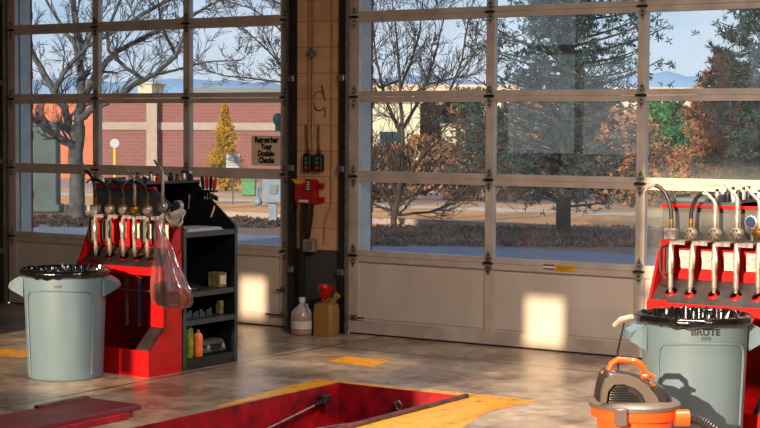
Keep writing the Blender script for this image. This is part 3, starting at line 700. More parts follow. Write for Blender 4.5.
for x0, w in ((XL, 'left'), (XR, 'right')):
    mb = MB(); mb.box(x0 + .05, x0 + .30, -2.25, -2.05, 1.2145, 1.232); mb.box(x0 + .05, x0 + .06, -2.25, -2.05, 1.232, 1.25); mb.box(x0 + .29, x0 + .30, -2.25, -2.05, 1.232, 1.25)
    tag(mb.build('parts_tray', M['case'], smooth=0), f'flat grey parts tray lying on the top shelf of the {w} unit', 'tray')
# screwdrivers in a holder on the far end panel
t = thing('tool_holder', 'small black holder on the sloped end panel carrying the red screwdrivers', 'holder', (.72, -1.74, 1.12))
mb = MB(); mb.box(0, .11, -.03, .035, .03, .045); mb.prism([(0, 0), (.11, -.03), (.11, .0), (0, .04)], 'y', .022, .035); mb.build('bracket', M['black_metal'], t, 0)
for i in range(4):
    t = thing('screwdriver', f'red and black handled screwdriver, {ords[i]} from the left in the end panel holder', 'screwdriver', (.735 + .027 * i, -1.74, 1.14), 0, 'screwdrivers on the left unit')
    t.rotation_euler = (.15 * (i - 1), .25 * (i - 1.2), 0)
    mb = MB(); mb.tube([(0, 0, .03), (0, 0, .05), (0, 0, .10), (0, 0, .125)], [.008, .012, .013, .007], 8); mb.build('handle', M['red_plastic' if i % 2 else 'black_metal'], t)
    mb = MB(); mb.tube([(0, 0, -.04), (0, 0, .03)], .003, 6); mb.build('shaft', M['steel'], t)
def simple(name, mbx, mt, lab, cat, sm=35): return tag(mbx.build(name, M[mt], smooth=sm), lab, cat)
mb = MB()
for k in range(4): mb.box(.74 + .004 * k, .985 - .003 * k, -2.22 + .01 * k, -1.84 - .006 * k, .9075 + .005 * k, .912 + .005 * k)
simple('paper_stack', mb, 'sign_white', 'thin stack of papers on the desktop of the left black unit', 'papers', 0)
mb = MB(); mb.tube([(.60, -1.745, 1.03), (.605, -1.745, 1.1)], .004, 6); mb.lathe([(.008, 0), (.008, .03)], (.605, -1.745, 1.1), 8)
simple('hanging_probe', mb, 'steel', 'thin silver probe hung on the far end panel near the top shelf', 'tool')
mb = MB(); mb.tube([(.80, -1.745, .98), (.825, -1.745, 1.04), (.83, -1.745, 1.06)], [.006, .007, .003], 6)
simple('marker_pen', mb, 'white', 'white pen clipped slanting on the dark end panel', 'pen')
t = thing('parts_box', 'small printed box at the far end of the upper shelf', 'box', (.90, -1.80, .512))
mb = MB(); mb.bbox(-.05, .05, -.04, .04, 0, .10, .003); mb.build('carton', M['box'], t)
mb = MB(); mb.box(.0501, .0515, -.03, .03, .02, .08); mb.build('printed_label', M['label'], t, 0)
mb = MB(); mb.bbox(.88, .93, -1.80, -1.765, .327, .42, .006); simple('parts_bottle', mb, 'box', 'narrow pale bottle at the far end of the middle shelf', 'bottle')
mb = MB()
for k in range(9): mb.lathe([(.012, 0), (.012, .03 + .01 * (k % 3))], (.9 + .006 * (k % 2), -2.16 + .035 * k, .327), 8)
simple('socket_row', mb, 'case', 'low row of dark sockets on the middle shelf of the left unit', 'socket set')
mb = MB(); mb.bbox(.86, .94, -2.22, -2.18, .512, .54, .004); mb.tube([(.9, -2.17, .52), (.92, -2.05, .52)], .008, 8)
simple('small_tool', mb, 'case', 'small dark hand tool lying on the upper shelf of the left unit', 'tool')
t = thing('spray_can', 'tall yellow green spray can on the bottom shelf', 'spray can', (.945, -2.15, .072), 0)
mb = MB(); mb.lathe([(.026, 0), (.028, .005), (.028, .19), (.02, .205)], n=16); mb.build('body', M['lime'], t)
mb = MB(); mb.lathe([(.014, .2), (.014, .235), (.008, .24)], n=12); mb.build('cap', M['blue'], t)
t = thing('spray_can', 'short orange spray can beside the yellow green can on the bottom shelf', 'spray can', (.945, -2.06, .072), 0)
mb = MB(); mb.lathe([(.03, 0), (.032, .005), (.032, .14), (.02, .155)], n=16); mb.build('body', M['orange_can'], t)
mb = MB(); mb.lathe([(.013, .15), (.013, .175), (.006, .18)], n=12); mb.build('nozzle', M['steel'], t)
t = thing('tool_case', 'grey moulded tool case with silver latches on the bottom shelf', 'case', (.88, -1.885, .072), 0)
mb = MB(); mb.bbox(-.05, .07, -.13, .13, 0, .045, .015); mb.bbox(-.05, .066, -.12, .12, .045, .09, .02); mb.build('shell', M['case'], t)
for y in (-.08, .08): mb = MB(); mb.bbox(.066, .078, y - .015, y + .015, .028, .062, .003); mb.build('latch', M['steel'], t)
mb = MB(); mb.tube([(.07, -.04, .04), (.09, -.035, .04), (.09, .035, .04), (.07, .04, .04)], .006, 8); mb.build('handle', M['black_metal'], t)

# ------------------------------------------------------------------ trash cans
def trash_can(label, loc, rz):
    t = thing('trash_can', label, 'trash can', loc, rz, 'grey trash cans'); t.scale = (1, 1, 1.03)
    mb = MB(); H = .655
    mb.lathe([(.0, .012), (.215, .012), (.222, 0), (.232, .004), (.238, .03), (.252, .40), (.2625, .615), (.2625, .625), (.274, .63), (.278, .645), (.272, .655), (.26, .652), (.255, .60), (.24, .30), (.22, .03), (0, .03)], n=56, cap=False)
    mb.build('body', M['can'], t)
    # embossed arch panel lines on the wall
    def rr(z): return .2405 + .0245 * (z - .03) / .57 + .001
    for base in (-PI / 2, PI / 2):
        mb = MB()
        A = .92
        pts = [(base - A, .03)] + [(base - A, z) for z in (.1, .2, .3, .4, .48)] + [(base - A + .05, .525), (base - A + .14, .545)] + [(base - A * .84 + k * A * 1.68 / 10, .545 + .012 * math.sin(k * PI / 10)) for k in range(1, 10)] + [(base + A - .14, .545), (base + A - .05, .525)] + [(base + A, z) for z in (.48, .4, .3, .2, .1)] + [(base + A, .03)]
        mb.tube([(rr(z) * math.cos(a), rr(z) * math.sin(a), z) for a, z in pts], .0055, 6); mb.build('embossed_arch', M['can'], t)
    for s in (-1, 1):
        mb = MB()
        for y0, y1 in ((-.085, -.07), (.07, .085)):
            mb.prism([(s * .25, .625), (s * .335, .585), (s * .345, .56), (s * .33, .545), (s * .25, .50)], 'y', y0, y1)
        mb.prism([(s * .262, .63), (s * .30, .615), (s * .335, .59), (s * .345, .56), (s * .335, .55), (s * .322, .565), (s * .30, .60), (s * .262, .615)], 'y', -.085, .085)
        mb.build('handle', M['can'], t, 20)
    mb = MB()
    for k in range(8):
        a0, a1 = -PI / 2 - .085 + .17 * k / 8, -PI / 2 - .085 + .17 * (k + 1) / 8; r0, r1 = .262, .2665
        mb.add([(r * math.cos(a), r * math.sin(a), z) for r, z, a in ((r0, .575, a0), (r0, .575, a1), (r0, .590, a1), (r0, .590, a0), (r1, .575, a0), (r1, .575, a1), (r1, .590, a1), (r1, .590, a0))], [(0, 1, 2, 3), (4, 5, 6, 7), (0, 1, 5, 4), (2, 3, 7, 6)])
    mb.build('badge', M['can_dark'], t, 0)
    tx = text_mesh('lettering', 'BRUTE', .042, M['text_dark'], t, 1.15, .0012)
    for v in tx.data.vertices:
        a = -PI / 2 + v.co.x / .264; r = .2645 + (-v.co.y) ; v.co = (r * math.cos(a), r * math.sin(a), v.co.z + .609)
    # black liner folded over the rim, crinkled
    rg_ = random.Random(5)
    mb = MB(); n = 150; rings = []
    ph = [rg_.uniform(-1, 1) for _ in range(n)]
    for j, (r, z, am) in enumerate(((.267, .622, .001), (.281, .626, .002), (.288, .638, .0015), (.287, .655, .001), (.276, .664, .001), (.264, .666, .001), (.257, .664, .003), (.252, .66, .008), (.247, .63, .009), (.235, .55, .006), (.225, .40, .004))):
        z += .008
        rings.append([((r + am * ph[k] + .002 * math.sin(k * .5 + j)) * math.cos(2 * PI * k / n), (r + am * ph[k]) * math.sin(2 * PI * k / n), z + (am * 2.2 * ph[(k * 7) % n] if j > 5 else 0) - (.010 * math.sin(2 * PI * k / n * 3 + 1) + .004 * math.sin(k * .9) if j == 0 else 0)) for k in range(n)])
    mb.loft(rings, cap=False); mb.build('bin_liner', M['liner'], t, 60)
    return t
cL = trash_can('grey round trash can with black liner in front of the left red station', (.515, -2.86, 0), YAW)
cR = copy_tree(cL); cR.location = (4.80, -2.88, 0); cR.rotation_euler = (0, 0, YAW + .02)
cR['label'] = 'grey trash can lettered BRUTE beside the orange vacuum, before the right red station'

for ch in kids(cL):
    if ch.name.startswith('lettering'): bpy.data.objects.remove(ch)      # folded under the liner on this can

# ------------------------------------------------------------------ shop vacuum
t = thing('shop_vacuum', 'orange and grey shop vacuum with orange carry handle in the right foreground', 'vacuum cleaner', (4.86, -3.70, 0), YAW)
mb = MB(); mb.lathe([(.15, .05), (.165, .055), (.17, .30), (.195, .305), (.2, .318), (.2, .345), (.192, .352)], n=48); mb.build('tank', M['orange'], t)
mb = MB(); mb.lathe([(.192, .348), (.206, .352), (.206, .368), (.19, .382), (.16, .388)], n=48); mb.build('lid', M['vac_grey'], t)
def srect(cx, cy, z, rx, ry, e=.5, n=32, dz=0):
    out = []
    for k in range(n):
        a = 2 * PI * k / n; c, s_ = math.cos(a), math.sin(a); x = rx * math.copysign(abs(c) ** e, c)
        out.append((cx + x, cy + ry * math.copysign(abs(s_) ** e, s_), z + dz * x))
    return out
mb = MB(); mb.loft([srect(-.008, 0, .382, .172, .13), srect(-.012, 0, .41, .165, .128), srect(-.02, 0, .445, .15, .122, dz=-.05), srect(-.03, 0, .475, .128, .105, dz=-.18), srect(-.04, 0, .495, .10, .08, dz=-.25), srect(-.045, 0, .502, .06, .05, dz=-.2)]); mb.build('motor_head', M['vac_dark'], t, 50)
mb = MB()   # grey shroud arching over the head
def arch(y): return [(-.172, y, .385), (-.168, y, .44), (-.15, y, .487), (-.11, y, .512), (-.05, y, .508), (0, y, .488), (.045, y, .455), (.08, y, .41), (.09, y, .385)]
inner = lambda y: [(-.155, y, .385), (-.15, y, .43), (-.13, y, .465), (-.10, y, .478), (-.05, y, .47), (-.012, y, .45), (.02, y, .42), (.045, y, .385)]
o1 = arch(-.136); o2 = arch(-.10); mb.loft([[(x * .98, y_ + .0, z) for x, y_, z in o1], o2], cap=False, closed=False)
pv = [(x, z) for x, _, z in arch(0)] + [(.03, .385), (.012, .425), (-.02, .452), (-.07, .47), (-.115, .468), (-.14, .44), (-.148, .385)]
mb.prism(pv, 'y', -.142, -.12); mb.build('shroud', M['vac_grey'], t, 40)
mb = MB()
for r_ in range(6):
    for c_ in range(11):
        xx = -.135 + c_ * .0125 + (r_ % 2) * .006; zz = .392 + r_ * .011
        if zz < .46 - max(0, xx + .08) * .75: mb.box(xx, xx + .008, -.136, -.128, zz, zz + .006)
mb.build('vent_grille', M['rubber'], t, 0)
mb = MB(); mb.prism([(.05, .455), (.07, .46), (.125, .40), (.115, .385), (.09, .385)], 'y', -.12, -.02); mb.build('side_panel', M['vac_dark'], t, 0)
mb = MB(); mb.prism([(.052, .468), (.064, .473), (.092, .442), (.082, .434)], 'y', -.10, -.055); mb.build('power_switch', M['orange'], t, 0, label='orange rocker switch')
mb = MB(); mb.tube([(-.155, -.02, .50), (-.125, -.02, .51), (-.11, -.02, .545), (-.08, -.02, .563), (0, -.02, .557), (.035, -.02, .53), (.045, -.02, .50), (.085, -.02, .485)], [.009, .012, .014, .0145, .0145, .014, .013, .009], 10)
mb.bbox(-.125, -.09, -.05, .01, .495, .515, .006); mb.bbox(.02, .06, -.05, .01, .478, .50, .006); mb.build('carry_handle', M['orange'], t, label='orange carry handle')
for s in (-1,):
    mb = MB(); mb.bbox(s * .09 - .028, s * .09 + .028, -.212, -.178, .29, .372, .006); mb.build('latch', M['vac_grey'], t)
for a in (.6, 2.1, 3.6, 5.2):
    c = thing('castor', '', ''); del c['label']; del c['category']; c.parent = t; c.name = 'castor_assembly'
    x, y = .165 * math.cos(a), .165 * math.sin(a)
    mb = MB(); mb.lathe([(.022, -.012), (.022, .012)], (x, y, .022), 14, 'y'); mb.build('castor_wheel', M['rubber'], c)
    mb = MB(); mb.bbox(x - .02, x + .02, y - .018, y + .018, .03, .06, .004); mb.build('castor_fork', M['vac_dark'], c)
mb = MB(); mb.lathe([(.034, .16), (.038, .165), (.038, .225), (.03, .228)], (0, -.11, .315), 16, 'x'); mb.build('hose_port', M['orange'], t)
mb = MB(); ps = []; N1 = 70
ctrl = [Vector((.22, -.11, .315)), Vector((.30, -.11, .315)), Vector((.40, -.13, .24)), Vector((.52, -.2, .05)), Vector((.7, -.45, .03))]
def bez(c, u):
    c = list(c)
    while len(c) > 1: c = [c[i].lerp(c[i + 1], u) for i in range(len(c) - 1)]
    return c[0]
for k in range(N1): ps.append(bez(ctrl, k / (N1 - 1)))
mb.tube(ps, [.026 if k % 2 else .022 for k in range(N1)], 12); mb.build('ribbed_hose', M['vac_dark'], t)
# thin cord dropping from the right can to the vacuum
mb = MB(); mb.tube([(4.50, -3.05, .64), (4.49, -3.10, .5), (4.50, -3.10, .3), (4.52, -3.12, .15), (4.6, -3.3, .02)], .005, 6)
tag(mb.build('power_cord', M['rubber']), 'thin dark cord dangling beside the right trash can handle', 'cord')
mb = MB(); mb.tube([(4.40, -2.95, .61), (4.46, -3.0, .65), (4.53, -3.02, .67)], [.012, .014, .012], 8)
tag(mb.build('hose_end', M['rag']), 'short pale hose end lying over the right trash can rim', 'hose')

# ------------------------------------------------------------------ pit, cover and floor paint
t = thing('service_pit', 'red steel pit opening sunk in the floor with a raised edge', 'service pit', (2.11, -2.10, 0))
Lp = 5.9; Wp = .94
mb = MB(); mb.box(0, .012, -Lp, 0, -.24, .006); mb.build('side_wall', M['deep_red'], t, 0)
mb = MB(); mb.box(0, Wp, -.012, 0, -.24, .006); mb.build('end_wall', M['deep_red'], t, 0)
mb = MB(); mb.box(Wp - .012, Wp, -Lp, 0, -.24, .0); mb.build('side_wall', M['deep_red'], t, 0)
mb = MB(); mb.bbox(Wp - .025, Wp + .006, -Lp, .006, .0, .022, .004); mb.build('raised_edge', M['lip'], t)
mb = MB(); mb.box(0, Wp, -Lp, 0, -.25, -.235); mb.build('pit_ledge', M['deep_red'], t, 0)
mb = MB(); mb.box(.10, Wp - .10, -Lp, -.16, -.235, -.225); mb.build('inner_cover', M['tray'], t, 0)
mb = MB(); mb.tube([(.0, 0, 0)] * 0 + [(.47 + .02 * math.cos(a), -.03 - .006 * math.sin(a), -.09 + .03 * math.sin(a)) for a in [k * PI / 5 for k in range(11)]], .006, 6); mb.lathe([(.012, 0), (.012, -.03)], (.45, -.012, -.075), 8, 'y'); mb.build('pull_ring', M['galv'], t)
t = thing('gas_strut', 'silver gas strut lying along the left side inside the red pit', 'strut', (2.16, -2.3, -.07))
mb = MB(); mb.tube([(0, 0, 0), (0, -.12, -.02)], .012, 8); mb.build('cylinder', M['black_metal'], t)
mb = MB(); mb.tube([(0, -.10, -.017), (0, -.95, -.145)], .006, 8); mb.build('rod', M['steel'], t)
mb = MB(); mb.bbox(-.036, .02, -.04, .03, -.03, .03, .006); mb.lathe([(.014, -.03), (.014, .025)], (0, 0, 0), 10, 'x'); mb.build('bracket', M['tray'], t)
mb = MB(); mb.tube([(2.35, -2.25, -.2), (2.28, -2.7, -.19), (2.2, -3.3, -.18)], .005, 6)
tag(mb.build('steel_cable', M['steel']), 'thin steel cable lying in the bottom of the red pit', 'cable')
t = thing('pit_cover', 'worn red steel pit cover plate lying raised on the floor at lower left', 'cover plate', (1.50, -3.68, 0))
mb = MB(); mb.bbox(0, .39, -3.5, 0, .035, .065, .006); mb.build('top_plate', M['cover'], t)
mb = MB(); mb.box(.02, .375, -3.5, -.06, .0, .035); mb.build('support_frame', M['lip'], t, 0)
mb = MB(); mb.bbox(-.02, .02, -.42, -.02, .04, .078, .005); mb.build('hinge_bar', M['lip'], t)
mb = MB(); mb.bbox(.375, .41, -3.3, -.12, .0, .04, .005); mb.build('side_rail', M['deep_red'], t)
def paint(poly, name):
    mb = MB(); mb.add([(x, y, .0012) for x, y in poly], [tuple(range(len(poly)))]); return struct(mb.build(name, M['paint'], smooth=0))
paint([(1.50, -1.35), (1.47, -1.07), (1.83, -1.06), (1.90, -1.39)], 'trim_5')
paint([(2.03, -3.2), (1.95, -2.6), (1.91, -2.02), (2.105, -2.02), (2.10, -2.4), (2.06, -3.2)], 'trim_6')
paint([(2.105, -2.095), (2.105, -2.03), (3.05, -1.96), (3.44, -1.97), (3.40, -2.5), (3.56, -3.1), (3.62, -4.2), (3.065, -4.2), (3.065, -2.085)], 'trim_7')
paint([(-3.0, -2.50), (-3.0, -2.2), (-.80, -2.16), (-.3, -2.14), (-.3, -2.44), (-.8, -2.46)], 'trim_8')

# ------------------------------------------------------------------ fill lamps, added out of view to brighten the room
def lamp(x, y, z, w, energy, lab):
    t = thing('fill_lamp', lab, 'lamp', (x, y, z))
    mb = MB(); mb.prism([(-.12, 0), (.12, 0), (.06, .07), (-.06, .07)], 'x', -w / 2, w / 2); mb.build('housing', M['white'], t, 0)
    for s in (-1, 1): mb = MB(); mb.tube([(-w / 2 + .03, s * .06, -.015), (w / 2 - .03, s * .06, -.015)], .015, 8); mb.build('fill_tube', M['lamp'], t)
    l = bpy.data.lights.new('fill_light', 'AREA'); l.shape = 'RECTANGLE'; l.size = w; l.size_y = .25; l.energy = energy; l.color = (1, .88, .78)
    o = bpy.data.objects.new('fill_light', l); COL.objects.link(o); o.location = (x, y, z - .05)
    return t
lamp(5.0, -3.6, 3.4, 1.4, 235, 'long added fill lamp over the right station, above the frame')
lamp(9.0, -6.5, 3.7, 1.4, 150, 'long added fill lamp near the back right corner, above the frame')

# ------------------------------------------------------------------ outside
def gz(y): return 0 if y < 15 else -.02 * (min(y, 60) - 15)
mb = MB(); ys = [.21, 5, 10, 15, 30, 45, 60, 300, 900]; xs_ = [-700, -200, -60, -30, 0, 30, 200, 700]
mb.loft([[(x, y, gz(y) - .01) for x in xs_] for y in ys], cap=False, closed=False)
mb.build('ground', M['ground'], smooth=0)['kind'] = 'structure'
mb = MB(); mb.box(-60, 60, 12.3, 12.45, -.1, .09); struct(mb.build('trim_9', M['band'], smooth=0)); 

# mountains
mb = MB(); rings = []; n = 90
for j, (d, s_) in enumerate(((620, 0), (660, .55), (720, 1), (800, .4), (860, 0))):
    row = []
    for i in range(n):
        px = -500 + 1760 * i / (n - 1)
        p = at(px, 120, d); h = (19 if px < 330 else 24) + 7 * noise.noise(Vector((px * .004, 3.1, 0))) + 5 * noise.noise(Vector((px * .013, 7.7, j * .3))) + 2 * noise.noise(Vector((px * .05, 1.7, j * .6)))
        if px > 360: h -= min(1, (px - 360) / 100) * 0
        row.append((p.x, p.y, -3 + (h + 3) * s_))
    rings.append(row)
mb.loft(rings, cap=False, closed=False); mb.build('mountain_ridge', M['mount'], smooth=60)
tag(bpy.data.objects['mountain_ridge'], 'long haze-blue mountain ridge on the horizon', 'mountains')

# --- buildings: boxes laid square to the line of sight
VR = Vector((math.cos(YAW), math.sin(YAW), 0)); VF = Vector((-math.sin(YAW), math.cos(YAW), 0))
def building(name, label, px0, px1, depth, z0, z1, deep, wall, roofm, extra=None, cat='building', roof_h=.35):
    a = at(px0, 130, depth); w = (px1 - px0) * depth / FPX
    t = thing(name, label, cat, (a.x, a.y, z0), YAW)
    mb = MB(); mb.box(0, w, 0, deep, 0, z1 - z0); mb.build('walls', M[wall], t, 0)
    mb = MB(); mb.box(-.15, w + .15, -.15, deep + .15, z1 - z0, z1 - z0 + roof_h); mb.build('roof', M[roofm], t, 0)
    if extra: extra(t, w, z1 - z0)
    return t
def ext_a(t, w, h):
    mb = MB(); mb.box(0, w, -.06, 0, h * .68, h * .76); mb.build('stone_band', M['band'], t, 0)
    mb = MB()
    mb.box(w * .21, w * .255, -.3, 0, 0, h); mb.build('pilaster', M['band'], t, 0)
building('brick_building', 'orange red brick building left of the bare tree, behind the grey pillar', -60, 97, 62, -.9, 2.55, 12, 'brick_far', 'roof_grey', None, roof_h=.12)
building('brick_building', 'long plum red brick building with a pale band behind the golden conifer', 99, 330, 60, -.9, 2.5, 12, 'brick_far2', 'band', ext_a, roof_h=.1)
def wins(t, w, h):
    k = int(w / 3)
    for i in range(k): mb = MB(); mb.box(i * 3 + .8, i * 3 + 2.2, -.05, .02, h * .35, h * .6); mb.build('window', M['window_dark'], t, 0)
building('flat_roof_building', 'grey roofed low building beyond the brick wall', 188, 300, 105, -1, 3.6, 14, 'roof_grey', 'roof_grey', None)
building('shed_building', 'small cream block rising above the brick roof line', 138, 152, 90, -1, 3.8, 5, 'cream', 'cream', None, roof_h=.1)
building('warehouse', 'long tan warehouse with flat roof on the right skyline', 355, 520, 190, -1.5, 6.0, 20, 'roof_tan', 'roof_tan', wins)
building('warehouse', 'tan warehouse seen between the pines at far right', 600, 800, 170, -1.5, 5.3, 20, 'roof_tan', 'roof_tan', wins)
building('cream_building', 'pale cream building with teal windows behind the bare right hand tree', 366, 420, 95, -1.2, 2.9, 9, 'cream', 'band', wins)
building('cream_building', 'small pale building glimpsed left of the large pine', 446, 480, 90, -1.2, 1.6, 8, 'cream', 'band', wins, roof_h=.15)

# --- street furniture outside the left door
def post(name, label, px, py, depth, build, cat):
    a = at(px, py, depth); t = thing(name, label, cat, (a.x, a.y, gz(a.y)), YAW); build(t); return t
def b1(t):
    mb = MB(); mb.bbox(-.22, .22, -.2, .2, 0, 1.6, .02); mb.build('shaft', M['pillar'], t, 0)
    mb = MB(); mb.bbox(-.28, .28, -.26, .26, 0, .14, .02); mb.build('plinth', M['pillar'], t, 0)
    mb = MB(); mb.bbox(-.26, .26, -.24, .24, 1.56, 1.64, .02); mb.build('cap', M['pillar'], t, 0)
post('concrete_pillar', 'grey weathered square pillar left of the bare tree trunk', 47, 212, 30.5, b1, 'pillar')
def b2(t):
    mb = MB(); mb.bbox(-.17, .17, -.12, .12, .30, .72, .015); mb.build('cabinet', M['util'], t)
    mb = MB(); mb.bbox(-.07, .07, -.06, .06, 0, .32, .01); mb.build('pedestal', M['util'], t)
    mb = MB(); mb.tube([(-.17, -.02, .6), (-.24, -.02, .62), (-.27, -.02, .5), (-.25, -.02, .3), (-.2, -.02, .22)], .02, 8); mb.ball((-.25, -.02, .32), .07); mb.build('conduit_loop', M['util'], t)
    mb = MB(); mb.bbox(-.05, .08, -.14, -.12, .45, .6, .01); mb.build('meter_window', M['roof_grey'], t)
post('utility_pedestal', 'blue grey utility pedestal with a looped conduit outside the left door', 273, 222, 28, b2, 'utility box')
def b3(t):
    mb = MB(); mb.bbox(-.17, .17, -.15, .15, 0, .38, .02); mb.build('body', M['bin_green'], t)
    mb = MB(); mb.bbox(-.19, .19, -.17, .17, .36, .42, .02); mb.build('lid', M['bin_green'], t)
post('utility_box', 'small green utility box on the lawn right of the golden conifer', 249, 191, 41, b3, 'utility box')
def b4(t):
    mb = MB(); mb.tube([(0, 0, 0), (0, 0, 1.12)], .05, 8); mb.build('pole', M['pole_yellow'], t)
    mb = MB(); mb.lathe([(.14, 0), (.14, .02)], (0, -.06, 1.27), 20, 'y'); mb.build('round_face', M['sign_white'], t)
post('road_sign', 'round pale sign on a yellow pole in front of the plum brick wall', 115, 180, 50, b4, 'sign')
def b5(t):
    mb = MB(); mb.tube([(0, 0, 0), (0, 0, 1.1)], .012, 6); mb.build('stake', M['bark'], t)
    mb = MB(); mb.bbox(-.14, .14, -.02, 0, .72, 1.04, .004); mb.build('board', M['sign_white'], t)
    mb = MB(); [mb.box(-.1, .1, -.023, -.02, .8 + k * .05, .82 + k * .05) for k in range(4)]; mb.build('faint_lines', M['roof_grey'], t, 0)
post('yard_sign', 'small white board sign on a stake before the golden conifer', 233, 205, 34, b5, 'sign')

# --- trees
def grow(mb, p, d, L, r, depth, rnd, spread=.6, up=.1, kids_=3, minr=.003, twigs=None, sides=5):
    pts = [p]; rad = [r]; n = 4; q = p.copy(); dd = d.copy()
    for k in range(n):
        dd = (dd + Vector((rnd.uniform(-1, 1), rnd.uniform(-1, 1), rnd.uniform(-1, 1) + up)) * .18).normalized(); q = q + dd * (L / n); pts.append(q.copy()); rad.append(max(minr, r * (1 - .13 * (k + 1))))
    mb.tube(pts, rad, sides if depth > 1 else 3, cap=False)
    if depth == 0: return
    for c in range(kids_):
        k = rnd.randint(1, n); nd = (dd + Vector((rnd.uniform(-1, 1), rnd.uniform(-1, 1), rnd.uniform(-1, 1) + up)) * spread).normalized()
        grow(mb, pts[k], nd, L * rnd.uniform(.6, .8), max(minr, rad[k] * .62), depth - 1, rnd, spread, up, kids_, minr, twigs, sides)
def limb(mb, pxs, depth, r0, r1, rnd, drift=0, twig=2, tl=.8, kid=3, minr=.004, every=1):
    n = len(pxs); P = []; D = depth
    for i, (a, b) in enumerate(pxs): P.append(at(a, b, D + drift * i / max(1, n - 1)))
    Q = []; R = []
    for i in range(n - 1):
        for k in range(4): Q.append(P[i].lerp(P[i + 1], k / 4)); R.append(r0 + (r1 - r0) * (i + k / 4) / (n - 1))
    Q.append(P[-1]); R.append(r1)
    for i in range(1, len(Q) - 1): Q[i] = Q[i] + Vector((rnd.uniform(-1, 1), rnd.uniform(-1, 1), rnd.uniform(-1, 1))) * R[i] * .3
    mb.tube(Q, R, 8, cap=True)
    if twig:
        for i in range(2, len(Q), every):
            t_ = (Q[i] - Q[i - 1]).normalized(); d = (t_ + Vector((rnd.uniform(-1, 1), rnd.uniform(-1, 1), rnd.uniform(-.6, 1))) * .9).normalized()
            grow(mb, Q[i], d, tl * rnd.uniform(.6, 1.1), max(minr, R[i] * .42), twig, rnd, .65, .12, kid, minr)
rnd = random.Random(11)
D1 = 28.4
t1 = thing('bare_tree', 'large leafless tree with a thick grey trunk outside the left door', 'tree', tuple(at(78, 228, D1).xy) + (0,))
mb = MB()
def shift(o, mb): mb.v = [(v[0] - o.location.x, v[1] - o.location.y, v[2] - o.location.z) for v in mb.v]
limb(mb, [(78, 234), (77.5, 200), (77, 160), (78, 125)], D1, .14, .12, rnd, twig=0); tr = mb; shift(t1, mb); mb.build('trunk', M['bark'], t1, 60)
limbs = [([(77, 150), (60, 138), (44, 127), (31, 117), (12, 106)], .075, .04, -1), ([(78, 140), (70, 130), (64, 108), (53, 90), (40, 66), (31, 50), (20, 20)], .085, .035, .8), ([(55, 92), (62, 76), (74, 60), (88, 46), (118, 30), (150, 16)], .05, .02, -.6),
         ([(78, 128), (81, 100), (81, 70), (80, 46), (75, 20), (72, -10), (66, -50)], .09, .035, 1), ([(82, 100), (92, 82), (104, 64), (116, 52), (140, 40), (162, 29), (190, 14)], .07, .02, .4),
         ([(80, 118), (96, 108), (118, 96), (140, 82), (156, 74), (176, 56), (186, 30), (188, 0)], .065, .02, -1), ([(144, 80), (126, 68), (108, 50), (108, 30), (120, 0), (130, -30)], .04, .018, -.8),
         ([(81, 60), (92, 30), (100, 10), (104, -30)], .045, .02, .5), ([(176, 56), (168, 40), (160, 20), (158, 0)], .03, .014, -1.4), ([(81, 72), (74, 44), (58, 20), (46, 0), (38, -25)], .04, .016, .2), ([(150, 76), (175, 70), (205, 62), (240, 60)], .028, .01, -.5),
         ([(120, 30), (150, 10), (180, -6), (215, -14), (260, -30)], .04, .014, .4), ([(186, 20), (205, 8), (240, -10)], .03, .012, -1)]
mb = MB()
for pts, a, b, dr in limbs: limb(mb, pts, D1, a, b, rnd, drift=dr, twig=3, tl=.46, kid=3, minr=.0042, every=2)
shift(t1, mb); mb.build('branches', M['bark'], t1, 60)
# second tree whose fine twigs reach in from the right of the left door
t1b = thing('bare_tree', 'fine twigged leafless tree whose branches hang in at the right of the left door', 'tree', tuple(at(330, 228, 30).xy) + (0,))
mb = MB()
for pts in ([(300, 100), (285, 70), (268, 50), (250, 34), (228, 22)], [(310, 60), (290, 40), (270, 20), (250, 8), (225, 0)], [(305, 90), (280, 82), (250, 78), (225, 76), (205, 70)], [(312, 30), (290, 10), (262, -6), (240, -14)], [(320, 120), (300, 96), (280, 66), (262, 26)]):
    limb(mb, pts, 29, .022, .008, rnd, drift=1, twig=3, tl=.36, kid=3, minr=.0035, every=1)
limb(mb, [(330, 232), (328, 170), (318, 110), (312, 20), (310, -60)], 30, .1, .05, rnd, twig=0)
shift(t1b, mb); mb.build('branches', M['bark_dark'], t1b, 60)
# bare clump outside the right door, left pane
D2 = 27
t2 = thing('bare_tree', 'spreading leafless tree behind the left panes of the right door', 'tree', tuple(at(392, 232, D2).xy) + (0,))
mb = MB()
for pts, a in (([(392, 236), (396, 210), (400, 180), (403, 140), (400, 90), (398, 50), (392, 0)], .07), ([(396, 210), (382, 190), (372, 160), (366, 130), (352, 90)], .045), ([(400, 190), (420, 160), (436, 130), (448, 96), (462, 60), (470, 10)], .05), ([(398, 200), (430, 190), (460, 172), (486, 150)], .035), ([(397, 215), (430, 212), (462, 200), (492, 182)], .03),
               ([(402, 130), (420, 100), (434, 60), (446, 10)], .04), ([(403, 140), (386, 100), (376, 60), (372, 10)], .04), ([(400, 90), (412, 60), (420, 30), (424, -10)], .03), ([(395, 212), (375, 205), (360, 190), (345, 176)], .03), ([(400, 80), (380, 88), (366, 70)], .03), ([(402, 100), (430, 84), (456, 78), (478, 50)], .028)):
    limb(mb, pts, D2, a * .8, .010, rnd, drift=rnd.uniform(-1, 1), twig=3, tl=.5, kid=3, minr=.004, every=1)
shift(t2, mb); mb.build('branches', M['bark_dark'], t2, 60)

